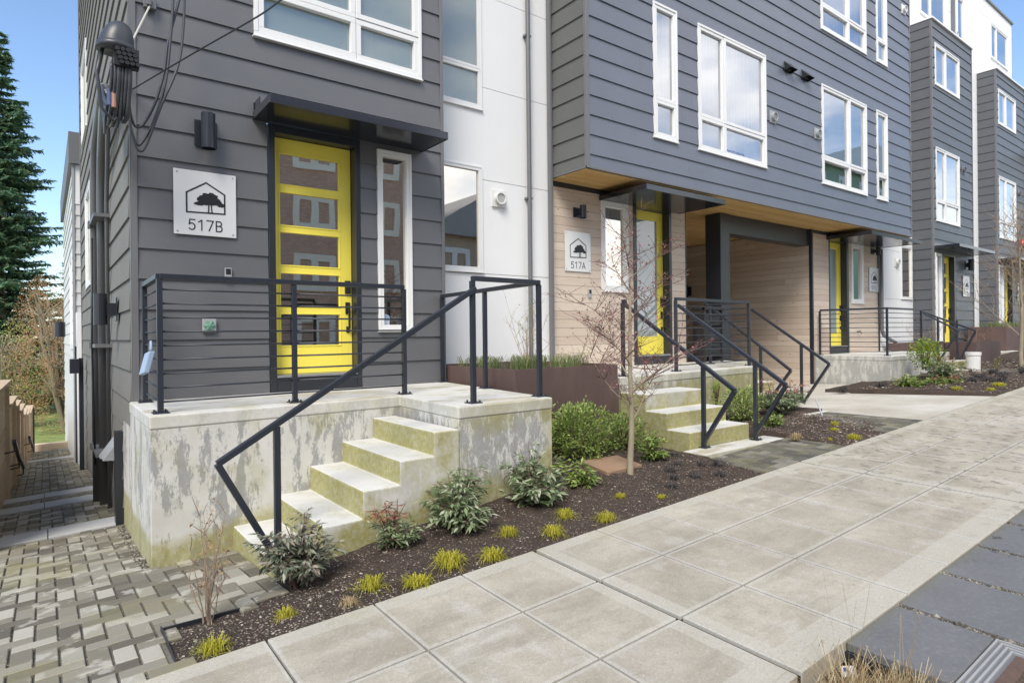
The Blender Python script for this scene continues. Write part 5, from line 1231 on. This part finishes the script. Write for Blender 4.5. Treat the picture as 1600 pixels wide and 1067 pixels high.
# ================================================================= alley things
def FX(Y): return -.46+.012*(Y-10)
o=thing('fence',(-.5,10,-2.2),'stepped honey-coloured timber fence along the left of the alley','fence')
segs=[(6.9,8.9,-.22),(8.9,11.2,-.60),(11.2,12.9,-.95),(12.9,14.2,-1.12),(14.2,15.8,-1.32),(15.8,17.4,-1.55),(17.4,19.0,-1.7),(19.0,21.3,-1.82)]
for i,(a,b,zt) in enumerate(segs):
    m=MB(); z=zt-.05
    while z>min(G(0,a),G(0,b))-.1:
        for p,q2 in ((a+.05,b-.05),): 
            m.add([(FX(p)+.0,p,z-.135),(FX(q2),q2,z-.135),(FX(q2),q2,z-.003),(FX(p),p,z-.003),(FX(p)-.02,p,z-.135),(FX(q2)-.02,q2,z-.135),(FX(q2)-.02,q2,z-.003),(FX(p)-.02,p,z-.003)],[(0,3,2,1),(4,5,6,7),(0,1,5,4),(3,7,6,2),(0,4,7,3),(1,2,6,5)])
        z-=.138
    m.build('board_panel','fence_wood',o)
    m=MB(); x=FX(b); m.box(x-.05,x+.045,b-.045,b+.045,G(0,b)-.2,zt); m.build('fence_post','fence_wood',o)
    m=MB(); m.add([(FX(a)+.07,a,zt),(FX(b)+.07,b+.05,zt),(FX(b)-.09,b+.05,zt),(FX(a)-.09,a,zt),(FX(a)+.07,a,zt+.04),(FX(b)+.07,b+.05,zt+.04),(FX(b)-.09,b+.05,zt+.04),(FX(a)-.09,a,zt+.04)],[(0,3,2,1),(4,5,6,7),(0,1,5,4),(1,2,6,5),(2,3,7,6),(3,0,4,7)]); m.build('cap','fence_wood',o,bevel=.004)
for i,(ya,yb,za,zb,l) in enumerate([(10.8,12.2,-1.38,-1.85,'near black bracketed handrail on the alley fence'),(12.0,13.6,-1.75,-2.2,'middle black bracketed handrail on the alley fence'),(16.5,18.4,-2.05,-2.5,'far black bracketed handrail on the alley fence')]):
    o=thing('alley_handrail',(-.4,ya,za),l,'handrail','handrails fixed to the alley fence'); m=MB(); xa=FX(ya)+.11; m.bar((xa,ya,za),(FX(yb)+.11,yb,zb),.045,.05); m.build('rail','dark_metal',o)
    m=MB()
    for y,z in ((ya+.1,za-.03),(yb-.1,zb+.02)): m.tube([(FX(y),y,z-.14),(FX(y)+.11,y,z-.12),(FX(y)+.11,y,z)],.011,8)
    m.build('bracket','dark_metal',o)
m=MB(); m.box(-.25,.75,21.7,22.0,-3.25,-2.93); m.box(.10,.13,21.69,22.01,-3.25,-2.92); tag(m.build('timber_edging','fence_wood',origin=(.2,21.8,-3.2)),'low tan timber edging at the end of the alley path','edging')
m=MB(); m.box(-.30,-.24,21.5,21.56,-3.2,-1.9); tag(m.build('gate_post','dark_metal',origin=(-.27,21.5,-3.2)),'slim black post at the end of the alley fence','post')
# conduits on the side wall
o=thing('service_conduits',(.5,8.9,-2),'thick grey electrical conduits running down the alley wall from the weatherhead','conduit')
m=MB(); gz=G(.5,8.9)
m.tube([(.515,9.3,gz-.05),(.515,9.3,1.9),(.51,8.9,2.35),(.50,7.9,2.5),(.49,7.2,2.45)],.052,14); m.build('pipe','pipe_grey',o,smooth=True)
m=MB(); m.tube([(.555,8.9,gz-.1),(.555,8.9,1.7),(.54,8.5,2.1),(.50,7.5,2.3),(.49,6.9,2.3)],.046,14); m.build('pipe','pipe_grey',o,smooth=True)
m=MB(); m.tube([(.585,8.5,gz-.05),(.585,8.5,1.6),(.57,8.1,1.95),(.52,7.3,2.15)],.022,10); m.build('pipe','pipe_grey',o,smooth=True)
for z in (1.4,-.1,-1.35): m=MB(); m.box(.455,.63,8.45,9.42,z,z+.04); m.box(.44,.47,9.22,9.36,z-.02,z+.06); m.build('strap','pipe_grey',o)
m=MB(); m.tube([(.46,8.86,1.2),(.45,8.9,.0),(.46,8.92,-.8),(.47,8.86,-1.5)],.012,6); m.build('loose_cable','black_rubber',o,smooth=True)
def sp(pts,n=10):
    out=[]; P=[Vector(p) for p in pts]; P=[P[0]*2-P[1]]+P+[P[-1]*2-P[-2]]
    for i in range(1,len(P)-2):
        for k in range(n):
            t=k/n; a,b,c,d=P[i-1],P[i],P[i+1],P[i+2]; out.append(.5*((2*b)+(c-a)*t+(2*a-5*b+4*c-d)*t*t+(3*b-3*c+d-a)*t**3))
    out.append(P[-2]); return out
# weatherhead and drip loops
o=thing('weatherhead',(.42,6.0,2.2),'round-hooded service weatherhead with looping cables at the house corner','weatherhead')
wx,wy,wz=.475,5.84,2.30
m=MB(); N=14; rings=[]
for k in range(7):
    a=R(90*k/6); rings.append((.118*math.cos(a)**.8+.004,.20*math.sin(a)))
vs=[];fs=[]
for (r_,h_) in rings:
    for i in range(N): t_=2*math.pi*i/N; vs.append((wx+r_*math.cos(t_)+h_*.15,wy+r_*math.sin(t_),wz+.04+h_))
for k in range(6):
    for i in range(N): fs.append((k*N+i,k*N+(i+1)%N,(k+1)*N+(i+1)%N,(k+1)*N+i))
m.add(vs,fs); m.tube([(wx,wy,wz+.0),(wx,wy,wz+.05)],[.14,.132],N); m.build('hood','cable_grey',o,smooth=True)
m=MB()
for r_ in range(4):
    for c_ in range(4):
        p=Vector((wx+.0+.036*c_+.01*r_,wy-.10+.004*r_,wz-.02-.032*r_)); m.tube([p,p+Vector((0,-.04,0))],.017,10); 
m.box(wx-.02,wx+.15,wy-.10,wy-.03,wz-.14,wz+.01); m.build('entry_block','black_rubber',o)
m=MB(); r_=random.Random(2)
for k in range(6):
    x0=wx-.035+.025*k; m.tube(sp([(x0,wy-.07,wz-.12),(x0-.005,wy-.05,wz-.30),(x0-.03,wy+.1,wz-.50-.025*(k%4)),(.445,wy+.75,wz-.45+.06*k),(.47,wy+1.3,wz+.15)],5),.011+.003*(k%3),8)
m.tube([(wx-.09,wy,wz-.0),(wx-.13,wy-.02,wz-.2),(wx-.10,wy-.02,wz-.48),(wx-.02,wy+.0,wz-.56),(wx+.03,wy+.05,wz-.45)],.014,8)
m.build('cable_bundle','cable_grey',o,smooth=True)
m=MB(); m.tube([(.455,wy-.03,wz-.34),(.455,wy-.03,wz-.46)],.019,10); m.build('orange_marking','orange_band',o); m=MB(); m.tube([(.425,wy-.03,wz-.32),(.425,wy-.03,wz-.45)],.017,10); m.build('blue_marking','blue_band',o)
m=MB(); m.tube([(.47,wy+.25,wz-.3),(.52,wy+.7,wz-.25),(.60,6.6,wz-.2)],.016,6); m.tube([(wx+.05,wy+.1,wz),(.60,6.6,wz+.05)],.02,6); m.build('mounting_arm','pipe_grey',o)
# loops in front of facade
o=thing('service_cables',(.8,6.2,2.5),'three black overhead service cables drooping in loops over the corner of the dark facade','cable')
from_px=[]
LO=[[(0.586,2.177),(0.593,1.988),(0.616,1.856),(0.648,1.813),(0.701,1.856),(0.789,2.058),(0.861,2.355),(0.893,2.617),(0.983,3.013),(1.015,3.253)],
[(0.581,2.176),(0.584,1.958),(0.605,1.772),(0.642,1.663),(0.685,1.687),(0.773,1.887),(0.865,2.243),(0.909,2.65),(0.932,2.997),(0.934,3.224)],
[(0.576,2.12),(0.592,1.851),(0.619,1.681),(0.66,1.601),(0.713,1.665),(0.823,2.009),(0.962,2.409),(1.005,2.734),(1.018,3.024),(1.021,3.254)]]
for k,l in enumerate(LO):
    m=MB(); m.tube(sp([(x,6.15-.02*k,z) for x,z in l]),.011,8); m.build('cable','cable_grey',o,smooth=True)
m=MB(); m.tube([(.56,6.1,2.38),(.80,6.45,3.05)],.008,6); tag(m.build('guy_rope','rope_white',origin=(.6,6.1,2.2)),'pale twisted guy rope rising from the weatherhead','rope')
m=MB(); m.box(.74,.84,6.43,6.48,3.0,3.1); m.box(.76,.80,6.41,6.43,3.02,3.08); tag(m.build('wall_bracket','pipe_grey',origin=(.78,6.46,3.0),bevel=.004),'small grey wall bracket at the top of the pale guy rope','bracket')
m=MB(); m.tube(sp([(.648,6.45,2.234),(.967,5.5,2.284),(1.197,4.5,2.232),(1.222,4.0,2.146),(1.288,3.3,2.054)]),.006,6); tag(m.build('guy_cable','black_rubber',origin=(.645,6.45,2.05)),'thin straight black cable running up across the window corner','cable')
# alley vents (metal hoods)
o=thing('wall_flap_vent',(.6,8,-1.3),'pair of slanted grey metal flap vents low on the alley wall','vent')
for y,z in ((7.75,-1.16),(8.15,-1.2)):
    m=MB(); m.add([(.632,y-.12,z+.13),(.632,y+.12,z+.13),(.47,y+.12,z-.10),(.47,y-.12,z-.10),(.632,y-.12,z-.11),(.632,y+.12,z-.11)],[(0,1,2,3),(0,3,4),(1,5,2)]); m.build('flap','plastic_grey',o)
m=MB(); m.box(.55,.628,7.28,7.42,G(.6,7.3)-.05,-.93); tag(m.build('cover_post','dark_metal',origin=(.6,7.35,-2)),'tall dark metal cover channel where foundation meets siding in the alley','cover')
# plant in slim window
o=thing('potted_plant',(3.3,6.75,.07),'leafy green houseplant behind the slim window glass','plant'); m=MB(); q=random.Random(4)
for i in range(60):
    a=q.uniform(0,6.28); p=Vector((3.22+q.uniform(-.05,.07),6.68+q.uniform(-.03,.05),.09)); d=Vector((math.cos(a)*.5,math.sin(a)*.3,1)).normalized(); c=p+d*q.uniform(.08,.34); leaf(m,c,Vector((math.cos(a),-.3,q.uniform(-.3,.4))).normalized(),Vector((q.uniform(-.3,.3),-1,.5)).normalized(),.11,.075)
m.build('leaves','leaf_green',o); m=MB(); m.tube([(3.24,6.70,.03),(3.24,6.70,.12)],[.05,.06],12); m.build('pot','plastic_white',o)

# ================================================================= world, sun, camera
w=bpy.data.worlds.new('World'); sc.world=w; w.use_nodes=True; nt=w.node_tree; n=nt.nodes; l=nt.links
for x in list(n): n.remove(x)
SUN_EL,SUN_AZ=50.,228.
sky=n.new('ShaderNodeTexSky'); sky.sky_type='NISHITA'; sky.sun_disc=False; sky.sun_elevation=R(SUN_EL); sky.sun_rotation=R(SUN_AZ); sky.air_density=1.; sky.dust_density=.3; sky.ozone_density=3.2
tc=n.new('ShaderNodeTexCoord'); mp=n.new('ShaderNodeMapping'); mp.inputs['Scale'].default_value=(1,1,2.6); mp.inputs['Location'].default_value=(3.1,1.7,.4); l.new(tc.outputs['Generated'],mp.inputs[0])
ns=n.new('ShaderNodeTexNoise'); ns.inputs['Scale'].default_value=1.5; ns.inputs['Detail'].default_value=9; ns.inputs['Roughness'].default_value=.55; l.new(mp.outputs[0],ns.inputs['Vector'])
sp_=n.new('ShaderNodeSeparateXYZ'); l.new(tc.outputs['Generated'],sp_.inputs[0])
# more cloud behind the street (-Y), clear towards the alley and up the hill
mr=n.new('ShaderNodeMapRange'); mr.inputs['From Min'].default_value=.25; mr.inputs['From Max'].default_value=-.5; mr.inputs['To Min'].default_value=-.24; mr.inputs['To Max'].default_value=.07; l.new(sp_.outputs[1],mr.inputs['Value'])
hz_=n.new('ShaderNodeMapRange'); hz_.inputs['From Min'].default_value=.30; hz_.inputs['From Max'].default_value=.0; hz_.inputs['To Min'].default_value=0; hz_.inputs['To Max'].default_value=.16; l.new(sp_.outputs[2],hz_.inputs['Value'])
ad=n.new('ShaderNodeMath'); ad.operation='ADD'; l.new(ns.outputs['Fac'],ad.inputs[0]); l.new(mr.outputs[0],ad.inputs[1])
ad2=n.new('ShaderNodeMath'); ad2.operation='ADD'; l.new(ad.outputs[0],ad2.inputs[0]); l.new(hz_.outputs[0],ad2.inputs[1])
cr=n.new('ShaderNodeMapRange'); cr.inputs['From Min'].default_value=.44; cr.inputs['From Max'].default_value=.66; cr.interpolation_type='SMOOTHSTEP'; l.new(ad2.outputs[0],cr.inputs['Value'])
mx=n.new('ShaderNodeMix'); mx.data_type='RGBA'; l.new(cr.outputs[0],mx.inputs[0]); l.new(sky.outputs[0],mx.inputs[6]); mx.inputs[7].default_value=(9,9,9,1)
n2=n.new('ShaderNodeTexNoise'); n2.inputs['Scale'].default_value=2.6; n2.inputs['Detail'].default_value=8; l.new(mp.outputs[0],n2.inputs['Vector'])
cm=n.new('ShaderNodeMapRange'); cm.inputs['From Min'].default_value=.35; cm.inputs['From Max'].default_value=.65; l.new(n2.outputs['Fac'],cm.inputs['Value'])
cc_=n.new('ShaderNodeMix'); cc_.data_type='RGBA'; cc_.inputs[6].default_value=(4.6,4.8,5.3,1); cc_.inputs[7].default_value=(10.5,10.2,9.7,1); l.new(cm.outputs[0],cc_.inputs[0]); l.new(cc_.outputs[2],mx.inputs[7])
bg=n.new('ShaderNodeBackground'); bg.inputs['Strength'].default_value=.10; l.new(mx.outputs[2],bg.inputs[0]); wo=n.new('ShaderNodeOutputWorld'); l.new(bg.outputs[0],wo.inputs[0])
sd=bpy.data.lights.new('sun','SUN'); sd.energy=1.6; sd.angle=R(26); sd.color=(1,.94,.84); so=bpy.data.objects.new('sun',sd); col.objects.link(so)
az=R(SUN_AZ); el=R(SUN_EL); dirv=Vector((math.sin(az)*math.cos(el),math.cos(az)*math.cos(el),math.sin(el))); so.rotation_euler=dirv.to_track_quat('Z','Y').to_euler()
cd=bpy.data.cameras.new('camera'); cam=bpy.data.objects.new('camera',cd); col.objects.link(cam); sc.camera=cam
f=963.1; cd.sensor_width=36; cd.lens=f/1600*36; cd.shift_y=-(533.5-522.6)/1600; cd.clip_start=.05; cd.clip_end=3000
yaw=R(52.82); roll=R(-.621); c_,s_=math.cos(yaw),math.sin(yaw); Fv=Vector((c_,s_,0)); Rv=Vector((s_,-c_,0)); Uv=Vector((0,0,1)); R2=Rv*math.cos(roll)+Uv*math.sin(roll); U2=-Rv*math.sin(roll)+Uv*math.cos(roll)
cam.matrix_world=Matrix(((R2.x,U2.x,-Fv.x,0),(R2.y,U2.y,-Fv.y,0),(R2.z,U2.z,-Fv.z,0),(0,0,0,1)))
vs_=sc.view_settings; vs_.view_transform='Standard'; vs_.look='None'; vs_.exposure=1.27; vs_.gamma=1; vs_.use_curve_mapping=False
sc.render.resolution_x=1024; sc.render.resolution_y=682
for ob in bpy.data.objects:
    if '_w' in ob: del ob['_w']
